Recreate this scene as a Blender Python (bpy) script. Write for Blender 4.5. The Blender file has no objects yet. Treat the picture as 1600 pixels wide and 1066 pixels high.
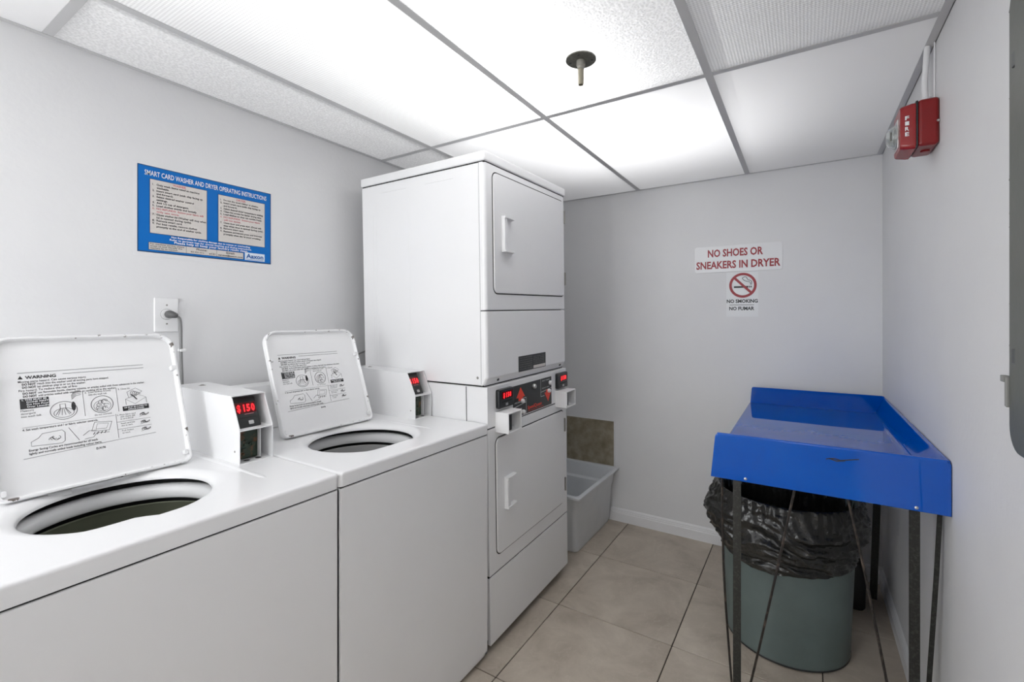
import bpy, bmesh, math, random
from mathutils import Vector, Matrix, noise

# ------------------------------------------------------------------ camera, light, exposure
S = bpy.context.scene
COL = S.collection
PI = math.pi
cam_d = bpy.data.cameras.new('camera')
cam = bpy.data.objects.new('camera', cam_d); COL.objects.link(cam)
cam.location = (1.8278, 0.0, 1.291)
cam.rotation_euler = (PI / 2, 0, 0.5593)
cam_d.sensor_width = 36.0
cam_d.lens = 717.36 / 1600 * 36
cam_d.shift_x = -7.84 / 1600
cam_d.shift_y = -34.75 / 1600
cam_d.clip_start = 0.01
S.camera = cam
S.view_settings.view_transform = 'Standard'
S.view_settings.look = 'None'
S.view_settings.gamma = 1.0
S.view_settings.use_curve_mapping = False
S.view_settings.exposure = 0.42
S.cycles.max_bounces = 10
S.cycles.diffuse_bounces = 6
S.cycles.transmission_bounces = 8
S.cycles.transparent_max_bounces = 8
S.cycles.caustics_reflective = False
S.cycles.caustics_refractive = False
S.cycles.use_denoising = True

W = bpy.data.worlds.new('world'); S.world = W; W.use_nodes = True
W.node_tree.nodes['Background'].inputs[0].default_value = (0.9, 0.95, 1.0, 1)
W.node_tree.nodes['Background'].inputs[1].default_value = 0.5

H = 2.0924           # ceiling height
RX = 2.15            # right wall
BY = 2.8353          # back wall
FY = -0.95           # wall behind the camera
PL = 2.50            # top of the ceiling void

def area(name, loc, rot, sx, sy, power, color=(1, 1, 1)):
    d = bpy.data.lights.new(name, 'AREA'); d.shape = 'RECTANGLE'; d.size = sx; d.size_y = sy
    d.energy = power; d.color = color
    o = bpy.data.objects.new(name, d); COL.objects.link(o); o.location = loc; o.rotation_euler = rot
    return o
# fluorescent tubes and added fill lamps in the ceiling void, above the translucent panels
area('tube_and_fill_light', (0.76, 1.12, 2.44), (0, 0, 0), 0.22, 1.2, 2.5)
area('tube_and_fill_light', (1.02, 1.36, 2.36), (0, 0, 0), 0.05, 0.6, 3.7)
area('tube_and_fill_light', (1.15, 2.10, 2.46), (0, 0, 0), 1.0, 0.6, 3.4)  # broad fill lamp added to brighten the back of the room
area('tube_and_fill_light', (0.66, -0.30, 2.36), (0, 0, 0), 0.05, 1.1, 7)  # fill lamp added over the unseen front of the room, left side
area('tube_and_fill_light', (1.80, -0.20, 2.36), (0, 0, 0), 0.05, 1.1, 8)  # second fill lamp added over the unseen front, right side
# added fill light, shining in through an unseen doorway opening behind the camera
area('doorway_fill_light', (0.62, FY - 0.25, 1.15), (PI / 2, 0, 0), 0.9, 1.9, 25, (0.97, 0.985, 1.0))

# ------------------------------------------------------------------ materials
MATS = {}
def mat(name, color, rough=0.5, metal=0.0, **k):
    if name in MATS: return MATS[name]
    m = bpy.data.materials.new(name); m.use_nodes = True; MATS[name] = m
    nt = m.node_tree; b = nt.nodes['Principled BSDF']
    b.inputs['Base Color'].default_value = (*color, 1)
    b.inputs['Roughness'].default_value = rough
    b.inputs['Metallic'].default_value = metal
    if 'spec' in k: b.inputs['Specular IOR Level'].default_value = k['spec']
    if 'coat' in k:
        b.inputs['Coat Weight'].default_value = k['coat']; b.inputs['Coat Roughness'].default_value = k.get('coat_rough', 0.05); b.inputs['Coat IOR'].default_value = k.get('coat_ior', 1.5)
    if 'emit' in k:
        b.inputs['Emission Color'].default_value = (*k['emit'], 1); b.inputs['Emission Strength'].default_value = k.get('es', 1)
    if 'trans' in k:
        b.inputs['Transmission Weight'].default_value = k['trans']; b.inputs['IOR'].default_value = 1.45
    L = nt.links
    tc = nt.nodes.new('ShaderNodeTexCoord')
    def nz(scale, detail=3, rough_=0.5, dist=0.0, src=None):
        n = nt.nodes.new('ShaderNodeTexNoise'); n.inputs['Scale'].default_value = scale
        n.inputs['Detail'].default_value = detail; n.inputs['Roughness'].default_value = rough_
        n.inputs['Distortion'].default_value = dist
        L.new(src if src else tc.outputs['Object'], n.inputs['Vector']); return n
    if 'bump' in k:   # (scale, strength, distance[, detail])
        bp = k['bump']; n = nz(bp[0], bp[3] if len(bp) > 3 else 3)
        u = nt.nodes.new('ShaderNodeBump'); u.inputs['Strength'].default_value = bp[1]; u.inputs['Distance'].default_value = bp[2]
        L.new(n.outputs['Fac'], u.inputs['Height']); L.new(u.outputs['Normal'], b.inputs['Normal'])
    if 'mottle' in k:  # (scale, colour 2, lo, hi[, detail])
        mo = k['mottle']; n = nz(mo[0], mo[4] if len(mo) > 4 else 5, 0.6)
        r = nt.nodes.new('ShaderNodeMapRange'); r.inputs[1].default_value = mo[2]; r.inputs[2].default_value = mo[3]
        x = nt.nodes.new('ShaderNodeMix'); x.data_type = 'RGBA'
        x.inputs[6].default_value = (*color, 1); x.inputs[7].default_value = (*mo[1], 1)
        L.new(n.outputs['Fac'], r.inputs[0]); L.new(r.outputs[0], x.inputs[0]); L.new(x.outputs[2], b.inputs['Base Color'])
    return m

WALL = mat('wall_paint', (0.70, 0.70, 0.705), 0.55, bump=(60, 0.12, 0.004, 4), mottle=(2.5, (0.67, 0.67, 0.68), 0.4, 0.75))
TRIMW = mat('trim_paint', (0.74, 0.74, 0.75), 0.4, bump=(40, 0.08, 0.002))
ENAM = mat('white_enamel', (0.78, 0.78, 0.785), 0.28, coat=0.2, mottle=(3, (0.765, 0.765, 0.77), 0.45, 0.8))
ENAM2 = mat('worn_enamel', (0.78, 0.78, 0.785), 0.3, mottle=(38, (0.12, 0.10, 0.09), 0.60, 0.635, 6))
PLAST = mat('white_plastic', (0.76, 0.76, 0.765), 0.4)
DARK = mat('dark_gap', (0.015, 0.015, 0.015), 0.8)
GASK = mat('rubber_seal', (0.05, 0.05, 0.05), 0.6)
STEEL = mat('brushed_steel', (0.55, 0.55, 0.54), 0.35, 1.0)
BRACKET = mat('dull_metal', (0.30, 0.29, 0.27), 0.5, 0.7)
TINK = mat('black_ink', (0.02, 0.02, 0.022), 0.5)
GINK = mat('grey_ink', (0.16, 0.16, 0.165), 0.5)
RINK = mat('red_ink', (0.30, 0.012, 0.022), 0.45)
WINK = mat('white_ink', (0.78, 0.79, 0.8), 0.5)
PINK = mat('faded_red_ink', (0.56, 0.17, 0.19), 0.5)
BPOST = mat('poster_blue', (0.0, 0.135, 0.47), 0.5, spec=0.25)
DKBL = mat('poster_dark_blue', (0.005, 0.05, 0.14), 0.4)
CREAM = mat('poster_cream', (0.60, 0.57, 0.54), 0.5)
BLUE = mat('blue_fibreglass', (0.0, 0.072, 0.40), 0.4, spec=0.0, coat=1.0, coat_rough=0.03, coat_ior=1.5, bump=(7, 0.02, 0.01, 2), mottle=(4, (0.0, 0.085, 0.43), 0.4, 0.7))
LEGM = mat('hammered_black_metal', (0.012, 0.012, 0.010), 0.4, 0.2, mottle=(160, (0.035, 0.036, 0.031), 0.50, 0.64, 4), bump=(150, 0.3, 0.001))
RODM = mat('rusty_black_rod', (0.02, 0.016, 0.014), 0.5, 0.3, mottle=(30, (0.10, 0.075, 0.06), 0.5, 0.7))
BAG = mat('black_plastic_film', (0.008, 0.008, 0.008), 0.20, spec=0.6, bump=(34, 0.45, 0.012, 6), mottle=(5, (0.022, 0.022, 0.019), 0.35, 0.7))
CAN = mat('grey_green_plastic', (0.115, 0.150, 0.145), 0.5, bump=(220, 0.15, 0.001), mottle=(6, (0.095, 0.125, 0.12), 0.35, 0.7))
REDP = mat('red_plastic', (0.20, 0.004, 0.005), 0.3, bump=(160, 0.12, 0.001))
REDM = mat('red_cover_plastic', (0.27, 0.014, 0.016), 0.25)
GLASSY = mat('clear_plastic_lens', (0.92, 0.95, 0.93), 0.03, trans=0.92)
LED = mat('red_led', (0.3, 0.0, 0.0), 0.3, emit=(1.0, 0.012, 0.02), es=1.6)
LEDG = mat('red_led_glow_window', (0.10, 0.0, 0.002), 0.15)
BLKP = mat('black_plastic', (0.016, 0.018, 0.018), 0.28)
PCB = mat('circuit_board', (0.012, 0.028, 0.014), 0.45, mottle=(45, (0.10, 0.04, 0.012), 0.52, 0.62, 5), bump=(90, 0.6, 0.004))
SINKM = mat('white_sink_plastic', (0.66, 0.675, 0.69), 0.42, mottle=(8, (0.60, 0.62, 0.64), 0.4, 0.75))
STONE = mat('brown_wall_tile', (0.33, 0.29, 0.215), 0.35, mottle=(16, (0.19, 0.16, 0.105), 0.38, 0.68, 8))
GROUT = mat('grout', (0.055, 0.045, 0.037), 0.9)
TUBG = mat('greenish_steel_drum', (0.17, 0.18, 0.13), 0.35, 0.5)
TUBW = mat('pale_grey_drum', (0.46, 0.46, 0.46), 0.35, 0.1)
TEE = mat('grid_bar_paint', (0.52, 0.52, 0.525), 0.45)
CANOPY = mat('tarnished_metal', (0.10, 0.10, 0.085), 0.5, 0.5, mottle=(70, (0.17, 0.165, 0.14), 0.45, 0.7))
CORD = mat('grey_cord', (0.22, 0.22, 0.22), 0.5)
PANELM = mat('grey_green_panel', (0.115, 0.12, 0.105), 0.38, 0.2, bump=(40, 0.2, 0.002))
WOOD = mat('door_paint', (0.62, 0.62, 0.62), 0.45)

def floor_tile_mat():
    m = bpy.data.materials.new('beige_floor_tile'); m.use_nodes = True; nt = m.node_tree; L = nt.links
    b = nt.nodes['Principled BSDF']; b.inputs['Roughness'].default_value = 0.42
    tc = nt.nodes.new('ShaderNodeTexCoord'); oi = nt.nodes.new('ShaderNodeObjectInfo')
    mp = nt.nodes.new('ShaderNodeVectorMath'); mp.operation = 'ADD'
    sc = nt.nodes.new('ShaderNodeVectorMath'); sc.operation = 'SCALE'; sc.inputs[0].default_value = (31, 17, 11)
    L.new(oi.outputs['Random'], sc.inputs['Scale']); L.new(tc.outputs['Object'], mp.inputs[0]); L.new(sc.outputs[0], mp.inputs[1])
    def nz(s, d, r, dist=0):
        n = nt.nodes.new('ShaderNodeTexNoise'); n.inputs['Scale'].default_value = s; n.inputs['Detail'].default_value = d
        n.inputs['Roughness'].default_value = r; n.inputs['Distortion'].default_value = dist; L.new(mp.outputs[0], n.inputs['Vector']); return n
    a = nz(5, 8, 0.62, 0.4); r = nt.nodes.new('ShaderNodeValToRGB')
    r.color_ramp.elements[0].position = 0.33; r.color_ramp.elements[0].color = (0.37, 0.315, 0.255, 1)
    r.color_ramp.elements[1].position = 0.68; r.color_ramp.elements[1].color = (0.55, 0.485, 0.405, 1)
    L.new(a.outputs['Fac'], r.inputs[0])
    v = nz(7, 4, 0.5, 1.6); q = nt.nodes.new('ShaderNodeValToRGB')
    for e, p, c in zip(q.color_ramp.elements, (0.485, 0.5), (0, 1)): e.position = p; e.color = (c, c, c, 1)
    e = q.color_ramp.elements.new(0.515); e.color = (0, 0, 0, 1)
    L.new(v.outputs['Fac'], q.inputs[0])
    s = nt.nodes.new('ShaderNodeMath'); s.operation = 'MULTIPLY'; s.inputs[1].default_value = 0.22; L.new(q.outputs[0], s.inputs[0])
    x = nt.nodes.new('ShaderNodeMix'); x.data_type = 'RGBA'; x.inputs[7].default_value = (0.62, 0.56, 0.48, 1)
    L.new(s.outputs[0], x.inputs[0]); L.new(r.outputs[0], x.inputs[6]); L.new(x.outputs[2], b.inputs['Base Color'])
    u = nt.nodes.new('ShaderNodeBump'); u.inputs['Strength'].default_value = 0.1; u.inputs['Distance'].default_value = 0.003
    L.new(a.outputs['Fac'], u.inputs['Height']); L.new(u.outputs[0], b.inputs['Normal'])
    return m
TILE = floor_tile_mat()

def panel_mat(name, kind, tr=0.62, di=0.25):
    """white translucent ceiling sheet: lets the tubes above shine through"""
    m = bpy.data.materials.new(name); m.use_nodes = True; nt = m.node_tree; L = nt.links
    for n in list(nt.nodes):
        if n.type != 'OUTPUT_MATERIAL': nt.nodes.remove(n)
    out = nt.nodes['Material Output']
    t = nt.nodes.new('ShaderNodeBsdfTranslucent'); d = nt.nodes.new('ShaderNodeBsdfDiffuse'); g = nt.nodes.new('ShaderNodeBsdfGlossy')
    t.inputs[0].default_value = (tr, tr, tr * 1.003, 1); d.inputs[0].default_value = (di, di, di, 1)
    g.inputs[0].default_value = (0.06, 0.06, 0.06, 1); g.inputs['Roughness'].default_value = 0.25
    a1 = nt.nodes.new('ShaderNodeAddShader'); a2 = nt.nodes.new('ShaderNodeAddShader')
    L.new(t.outputs[0], a1.inputs[0]); L.new(d.outputs[0], a1.inputs[1]); L.new(a1.outputs[0], a2.inputs[0]); L.new(g.outputs[0], a2.inputs[1])
    L.new(a2.outputs[0], out.inputs[0])
    tc = nt.nodes.new('ShaderNodeTexCoord'); bu = nt.nodes.new('ShaderNodeBump')
    ramp = nt.nodes.new('ShaderNodeMapRange')
    if kind == 'prism':
        sx = nt.nodes.new('ShaderNodeSeparateXYZ'); L.new(tc.outputs['Object'], sx.inputs[0])
        def wv(sock, k):
            a = nt.nodes.new('ShaderNodeMath'); a.operation = 'MULTIPLY'; a.inputs[1].default_value = k; L.new(sock, a.inputs[0])
            s = nt.nodes.new('ShaderNodeMath'); s.operation = 'SINE'; L.new(a.outputs[0], s.inputs[0]); return s
        k = 2 * PI / 0.0085
        ad = nt.nodes.new('ShaderNodeMath'); ad.operation = 'ADD'
        L.new(wv(sx.outputs[0], k).outputs[0], ad.inputs[0]); L.new(wv(sx.outputs[1], k).outputs[0], ad.inputs[1])
        h = ad.outputs[0]; bu.inputs['Strength'].default_value = 0.35; bu.inputs['Distance'].default_value = 0.0012
        ramp.inputs[1].default_value = -2; ramp.inputs[2].default_value = 2
    elif kind == 'crackle':
        v = nt.nodes.new('ShaderNodeTexVoronoi'); v.inputs['Scale'].default_value = 130; L.new(tc.outputs['Object'], v.inputs['Vector'])
        h = v.outputs['Distance']; bu.inputs['Strength'].default_value = 0.6; bu.inputs['Distance'].default_value = 0.003
        ramp.inputs[1].default_value = 0; ramp.inputs[2].default_value = 0.8
    else:
        v = nt.nodes.new('ShaderNodeTexNoise'); v.inputs['Scale'].default_value = 200; L.new(tc.outputs['Object'], v.inputs['Vector'])
        h = v.outputs['Fac']; bu.inputs['Strength'].default_value = 0.08; bu.inputs['Distance'].default_value = 0.001
        ramp.inputs[1].default_value = 0; ramp.inputs[2].default_value = 1
    L.new(h, bu.inputs['Height'])
    for n in (t, d, g): L.new(bu.outputs[0], n.inputs['Normal'])
    if kind != 'smooth':   # the moulded relief is thicker and thinner plastic
        L.new(h, ramp.inputs[0]); lo, hi = (0.72, 1.10) if kind == 'prism' else (0.80, 1.10)
        ramp.inputs[3].default_value = tr * lo; ramp.inputs[4].default_value = tr * hi
        L.new(ramp.outputs[0], t.inputs[0])
    return m
PRISM = panel_mat('prismatic_lens_sheet', 'prism'); CRACK = panel_mat('crackled_sheet', 'crackle'); SMOOTH = panel_mat('smooth_opal_sheet', 'smooth')

# ------------------------------------------------------------------ mesh helpers
def obj(name, bm, m, parent=None, smooth=False, loc=None, rot=None):
    bmesh.ops.recalc_face_normals(bm, faces=bm.faces)
    me = bpy.data.meshes.new(name); bm.to_mesh(me); bm.free()
    me.materials.append(m)
    if smooth:
        me.shade_smooth(); me.set_sharp_from_angle(angle=math.radians(42))
    o = bpy.data.objects.new(name, me); COL.objects.link(o)
    if smooth:
        w = o.modifiers.new('weighted', 'WEIGHTED_NORMAL'); w.keep_sharp = True
    if parent: o.parent = parent
    if loc: o.location = loc
    if rot: o.rotation_euler = rot
    return o
def raw(name, bm, m, parent=None):
    me = bpy.data.meshes.new(name); bm.to_mesh(me); bm.free(); me.materials.append(m)
    o = bpy.data.objects.new(name, me); COL.objects.link(o)
    if parent: o.parent = parent
    if name in ('instruction_print', 'lettering', 'decal_print', 'label_print', 'chipped_paint', 'bolt_hole', 'crack'): o['kind'] = 'stuff'
    return o
def thing(name, label, cat, loc=(0, 0, 0), rot=(0, 0, 0), group=None):
    o = bpy.data.objects.new(name, None); COL.objects.link(o); o.empty_display_size = 0.05
    o.location = loc; o.rotation_euler = rot; o['label'] = label; o['category'] = cat
    if group: o['group'] = group
    return o
def tag(o, label, cat, group=None):
    o['label'] = label; o['category'] = cat
    if group: o['group'] = group
    return o
def struct(o): o['kind'] = 'structure'; return o
def add_box(bm, a, b, bev=0.0, seg=2, mx=None):
    x0, y0, z0 = a; x1, y1, z1 = b
    vs = [bm.verts.new(p) for p in ((x0, y0, z0), (x1, y0, z0), (x1, y1, z0), (x0, y1, z0), (x0, y0, z1), (x1, y0, z1), (x1, y1, z1), (x0, y1, z1))]
    fs = [bm.faces.new([vs[i] for i in f]) for f in ((3, 2, 1, 0), (4, 5, 6, 7), (0, 1, 5, 4), (1, 2, 6, 5), (2, 3, 7, 6), (3, 0, 4, 7))]
    vv = set(vs)
    if bev > 0:
        es = set(e for f in fs for e in f.edges)
        r = bmesh.ops.bevel(bm, geom=list(es) + vs, offset=bev, segments=seg, affect='EDGES', profile=0.5, clamp_overlap=True)
        vv = set(v for f in r['faces'] for v in f.verts) | set(v for v in vs if v.is_valid)
    if mx is not None:
        bmesh.ops.transform(bm, matrix=mx, verts=[v for v in vv if v.is_valid])
def bx(a, b, bev=0.0, seg=2, mx=None):
    bm = bmesh.new(); add_box(bm, a, b, bev, seg, mx); return bm
def loft(bm, loops, cap0=True, cap1=True, closed=True):
    rows = [[bm.verts.new(p) for p in lp] for lp in loops]
    n = len(rows[0])
    for r0, r1 in zip(rows, rows[1:]):
        for i in range(n if closed else n - 1):
            bm.faces.new((r0[i], r0[(i + 1) % n], r1[(i + 1) % n], r1[i]))
    if cap0: bm.faces.new(rows[0][::-1])
    if cap1: bm.faces.new(rows[-1])
    return rows
def rrect(x0, y0, x1, y1, r, n=5):
    """rounded rectangle, counter-clockwise; r one radius or four (bl, br, tr, tl)"""
    if not isinstance(r, (tuple, list)): r = (r,) * 4
    out = []
    for (cx, cy, a0, q) in ((x0, y0, PI, 0), (x1, y0, 1.5 * PI, 1), (x1, y1, 0, 2), (x0, y1, 0.5 * PI, 3)):
        R = max(r[q], 1e-4); mx_ = cx + R if q in (0, 3) else cx - R; my_ = cy + R if q in (0, 1) else cy - R
        for i in range(n + 1):
            a = a0 + (PI / 2) * i / n; out.append((mx_ + R * math.cos(a), my_ + R * math.sin(a)))
    return out
def frame(o, r, u):
    r = Vector(r).normalized(); u = Vector(u).normalized(); n = r.cross(u); o = Vector(o)
    return Matrix(((r.x, u.x, n.x, o.x), (r.y, u.y, n.y, o.y), (r.z, u.z, n.z, o.z), (0, 0, 0, 1)))
def at(mx, pts, z=0.0):
    return [mx @ Vector((p[0], p[1], z if len(p) < 3 else p[2])) for p in pts]
def slab(bm, mx, x0, y0, x1, y1, r, t, bev=0.002, n=5, z0=0.0):
    """rounded slab on a frame, thickness t along the frame's normal, soft front edge"""
    def lp(i, z): return at(mx, rrect(x0 + i, y0 + i, x1 - i, y1 - i, [max(q - i, 1e-4) for q in (r if isinstance(r, (tuple, list)) else (r,) * 4)], n), z)
    if bev <= 0: loft(bm, [lp(0, z0), lp(0, z0 + t)])
    else: loft(bm, [lp(0, z0), lp(0, z0 + t - bev), lp(bev * 0.3, z0 + t - bev * 0.3), lp(bev, z0 + t)])
def prism(bm, mx, poly, t, z0=0.0): loft(bm, [at(mx, poly, z0), at(mx, poly, z0 + t)])
def tube(bm, pts, r, n=8, cap=True):
    pts = [Vector(p) for p in pts]; rows = []; up = None
    for i, p in enumerate(pts):
        d = (pts[min(i + 1, len(pts) - 1)] - pts[max(i - 1, 0)]).normalized()
        if up is None: up = d.orthogonal().normalized()
        up = (up - d * up.dot(d)).normalized(); s = d.cross(up)
        R = r[i] if isinstance(r, (tuple, list)) else r
        rows.append([p + up * (R * math.cos(2 * PI * k / n)) + s * (R * math.sin(2 * PI * k / n)) for k in range(n)])
    loft(bm, rows, cap, cap)
def lathe(bm, prof, c=(0, 0, 0), n=32, mx=None, cap0=False, cap1=False):
    M = mx or Matrix.Identity(4); c = Vector(c)
    loft(bm, [[M @ (c + Vector((r * math.cos(2 * PI * k / n), r * math.sin(2 * PI * k / n), z))) for k in range(n)] for r, z in prof], cap0, cap1)
def spline(pts, n=8):
    P = [Vector(p) for p in pts]; P = [P[0] * 2 - P[1]] + P + [P[-1] * 2 - P[-2]]; out = []
    for i in range(1, len(P) - 2):
        for k in range(n):
            t = k / n; a, b, c, d = P[i - 1:i + 3]
            out.append(0.5 * ((2 * b) + (c - a) * t + (2 * a - 5 * b + 4 * c - d) * t * t + (3 * b - a - 3 * c + d) * t ** 3))
    return out + [P[-2]]
# flat print ---------------------------------------------------------
_txt = {}
def text_mesh(s, bold):
    key = (s, bold)
    if key not in _txt:
        c = bpy.data.curves.new('t', 'FONT'); c.body = s; c.size = 1.0; c.resolution_u = 2; c.fill_mode = 'FRONT' if hasattr(c, 'fill_mode') else c.fill_mode
        c.offset = bold
        o = bpy.data.objects.new('t', c); COL.objects.link(o)
        dg = bpy.context.evaluated_depsgraph_get(); dg.update()
        me = bpy.data.meshes.new_from_object(o.evaluated_get(dg))
        _txt[key] = ([tuple(v.co) for v in me.vertices], [tuple(p.vertices) for p in me.polygons])
        bpy.data.objects.remove(o); bpy.data.curves.remove(c); bpy.data.meshes.remove(me)
    return _txt[key]
def add_text(bm, mx, s, x, y, size, width=None, bold=0.0, align='l', z=0.0, slant=0.0):
    vs, fs = text_mesh(s, bold)
    if not vs: return
    x0 = min(v[0] for v in vs); x1 = max(v[0] for v in vs); sx = size
    if width: sx = width / max(x1 - x0, 1e-6)
    off = {'l': 0, 'c': -(x1 - x0) * sx / 2, 'r': -(x1 - x0) * sx}[align]
    nv = [bm.verts.new(mx @ Vector((x + off + (v[0] - x0) * sx + slant * v[1] * size, y + v[1] * size, z))) for v in vs]
    for f in fs:
        try: bm.faces.new([nv[i] for i in f])
        except ValueError: pass
def add_rect(bm, mx, x0, y0, x1, y1, z=0.0):
    bm.faces.new([bm.verts.new(mx @ Vector(p)) for p in ((x0, y0, z), (x1, y0, z), (x1, y1, z), (x0, y1, z))])
def add_poly(bm, mx, pts, z=0.0): bm.faces.new([bm.verts.new(mx @ Vector((p[0], p[1], z))) for p in pts])
def add_stroke(bm, mx, pts, w, z=0.0, closed=False):
    P = [Vector((p[0], p[1])) for p in pts]; n = len(P); a = []; b = []
    for i, p in enumerate(P):
        q0 = P[(i - 1) % n] if closed or i > 0 else p; q1 = P[(i + 1) % n] if closed or i < n - 1 else p
        d = (q1 - q0); d = d.normalized() if d.length > 1e-9 else Vector((1, 0)); nn = Vector((-d.y, d.x)) * w / 2
        a.append(bm.verts.new(mx @ Vector((p.x + nn.x, p.y + nn.y, z)))); b.append(bm.verts.new(mx @ Vector((p.x - nn.x, p.y - nn.y, z))))
    for i in range(n if closed else n - 1):
        j = (i + 1) % n; bm.faces.new((b[i], b[j], a[j], a[i]))
def ell(cx, cy, rx, ry, n=24, a0=0, a1=2 * PI, closed=True):
    m = n if closed else n - 1
    return [(cx + rx * math.cos(a0 + (a1 - a0) * i / m), cy + ry * math.sin(a0 + (a1 - a0) * i / m)) for i in range(n)]

# ------------------------------------------------------------------ the room
TH = 0.10
fl = struct(obj('floor', bx((-TH, FY - TH, -0.08), (RX + TH, BY + TH, -0.004)), GROUT))
xs = [0.0, 0.3862, 0.8854, 1.3846, 1.8838, RX]
ys = [FY]; y = 1.8604
while y - 0.4992 > FY: y -= 0.4992
while y < BY: ys.append(y); y += 0.4992
ys.append(BY)
rnd = random.Random(4); g = 0.002
tile_cache = {}
for i in range(len(xs) - 1):
    for j in range(len(ys) - 1):
        w = xs[i + 1] - xs[i]; d = ys[j + 1] - ys[j]; key = (round(w, 3), round(d, 3))
        if key not in tile_cache:
            t = obj('floor_tile', bx((g, g, -0.006), (w - g, d - g, 0.0), 0.0012, 1), TILE, fl); tile_cache[key] = t
        else:
            t = tile_cache[key].copy(); COL.objects.link(t)
        t.location = (xs[i], ys[j], rnd.uniform(-0.0004, 0.0))
struct(obj('wall_left', bx((-TH, FY - TH, 0), (0, BY + TH, PL)), WALL))
struct(obj('wall_back', bx((0, BY, 0), (RX, BY + TH, PL)), WALL))
struct(obj('wall_right', bx((RX, FY - TH, 0), (RX + TH, BY + TH, PL)), WALL))
bm = bmesh.new(); add_box(bm, (0, FY - TH, 0), (0.12, FY, PL)); add_box(bm, (1.12, FY - TH, 0), (RX, FY, PL)); add_box(bm, (0.12, FY - TH, 2.03), (1.12, FY, PL))
struct(obj('wall_front', bm, WALL))
cl = struct(obj('ceiling', bx((-TH, FY - TH, PL), (RX + TH, BY + TH, PL + 0.06)), TRIMW))
# suspended grid: bars and translucent sheets
b1, b2, b3 = 0.341, 0.9506, 1.5602
yA = 1.6141; yB = yA - 1.2192; yC = yB - 1.2192
cb = [FY, yC, yB, yA, BY] if yC > FY + 0.05 else [FY, yB, yA, BY]
rb = [0.0, b1, b2, b3, RX]
def tee(p0, p1):
    w = 0.012; (xa, ya), (xb_, yb_) = p0, p1
    bm = bmesh.new()
    if xa == xb_:
        add_box(bm, (xa - w, ya, H), (xa + w, yb_, H + 0.0015)); add_box(bm, (xa - 0.001, ya, H + 0.0015), (xa + 0.001, yb_, H + 0.03))
    else:
        add_box(bm, (xa, ya - w, H + 0.0006), (xb_, ya + w, H + 0.002)); add_box(bm, (xa, ya - 0.001, H + 0.002), (xb_, ya + 0.001, H + 0.03))
    return obj('grid_bar', bm, TEE, cl)
for x in (b1, b2, b3): tee((x, FY), (x, BY))
for y in cb[1:-1]:
    e = [0.0, b1 - 0.0125, b1 + 0.0125, b2 - 0.0125, b2 + 0.0125, b3 - 0.0125, b3 + 0.0125, RX]
    for k in range(4): tee((e[2 * k], y), (e[2 * k + 1], y))
kinds = {(0, -1): CRACK, (1, -1): SMOOTH, (2, -1): SMOOTH, (3, -1): SMOOTH, (0, -2): CRACK, (1, -2): PRISM, (2, -2): CRACK, (3, -2): PRISM,
         (0, -3): SMOOTH, (1, -3): PRISM, (2, -3): PRISM, (3, -3): SMOOTH}
for i in range(4):
    for j in range(len(cb) - 1):
        jj = j - (len(cb) - 1)
        m_ = kinds.get((i, jj), SMOOTH)
        bm = bmesh.new(); add_box(bm, (rb[i] + 0.004, cb[j] + 0.004, H + 0.0025), (rb[i + 1] - 0.004, cb[j + 1] - 0.004, H + 0.0055))
        # sheets are thin: one face only carries the translucency
        for f in list(bm.faces):
            if abs(f.normal.z + 1) > 1e-3 and f.calc_center_median().z > H + 0.003 or abs(f.normal.z) < 0.5: pass
        bm.free(); bm = bmesh.new()
        add_rect(bm, Matrix.Identity(4), rb[i] + 0.004, cb[j] + 0.004, rb[i + 1] - 0.004, cb[j + 1] - 0.004, H + 0.0032)
        raw('ceiling_panel', bm, m_, cl)
# wall angles of the grid
for nm, a, b in (('trim_1', (0, FY, H - 0.001), (0.018, BY, H + 0.001)), ('trim_2', (RX - 0.022, FY, H - 0.001), (RX, BY, H + 0.001)), ('trim_3', (0.02, BY - 0.012, H - 0.001), (RX - 0.022, BY, H + 0.001))):
    bm = bx(a, b)
    if nm == 'trim_2': add_box(bm, (RX - 0.002, FY, H - 0.001), (RX, BY, H + 0.025))
    struct(obj(nm, bm, TEE))
# baseboards with a moulded top
def baseboard(name, p0, p1, nrm):
    d = (Vector(p1) - Vector(p0)); L = d.length; d.normalize(); n = Vector(nrm)
    prof = [(0, 0), (0.013, 0), (0.013, 0.052), (0.0105, 0.057), (0.0105, 0.064), (0.008, 0.067), (0.008, 0.073), (0.004, 0.079), (0.0, 0.083)]
    bm = bmesh.new(); rows = [[Vector(p0) + n * a + Vector((0, 0, b)) + d * t for a, b in prof] for t in (0, L)]
    loft(bm, rows); struct(obj(name, bm, TRIMW))
baseboard('baseboard_back', (0.0, BY, 0), (RX, BY, 0), (0, -1, 0))
baseboard('baseboard_right', (RX, FY, 0), (RX, BY - 0.013, 0), (-1, 0, 0))
# slightly proud plaster edge of the right wall near the electrical panel, with its chipped rim
struct(obj('trim_4', bx((RX - 0.004, FY, 0.0), (RX, 1.236, H - 0.002), 0.0015, 2), WALL))
# trim of the unseen doorway behind the camera, placed for the fill light
bm = bmesh.new()
for a, b in (((0.07, FY - 0.01, 0), (0.12, FY + 0.015, 2.08)), ((1.12, FY - 0.01, 0), (1.17, FY + 0.015, 2.08)), ((0.12, FY - 0.01, 2.03), (1.12, FY + 0.015, 2.08))): add_box(bm, a, b, 0.003, 1)
struct(obj('trim_5', bm, TRIMW))

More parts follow.
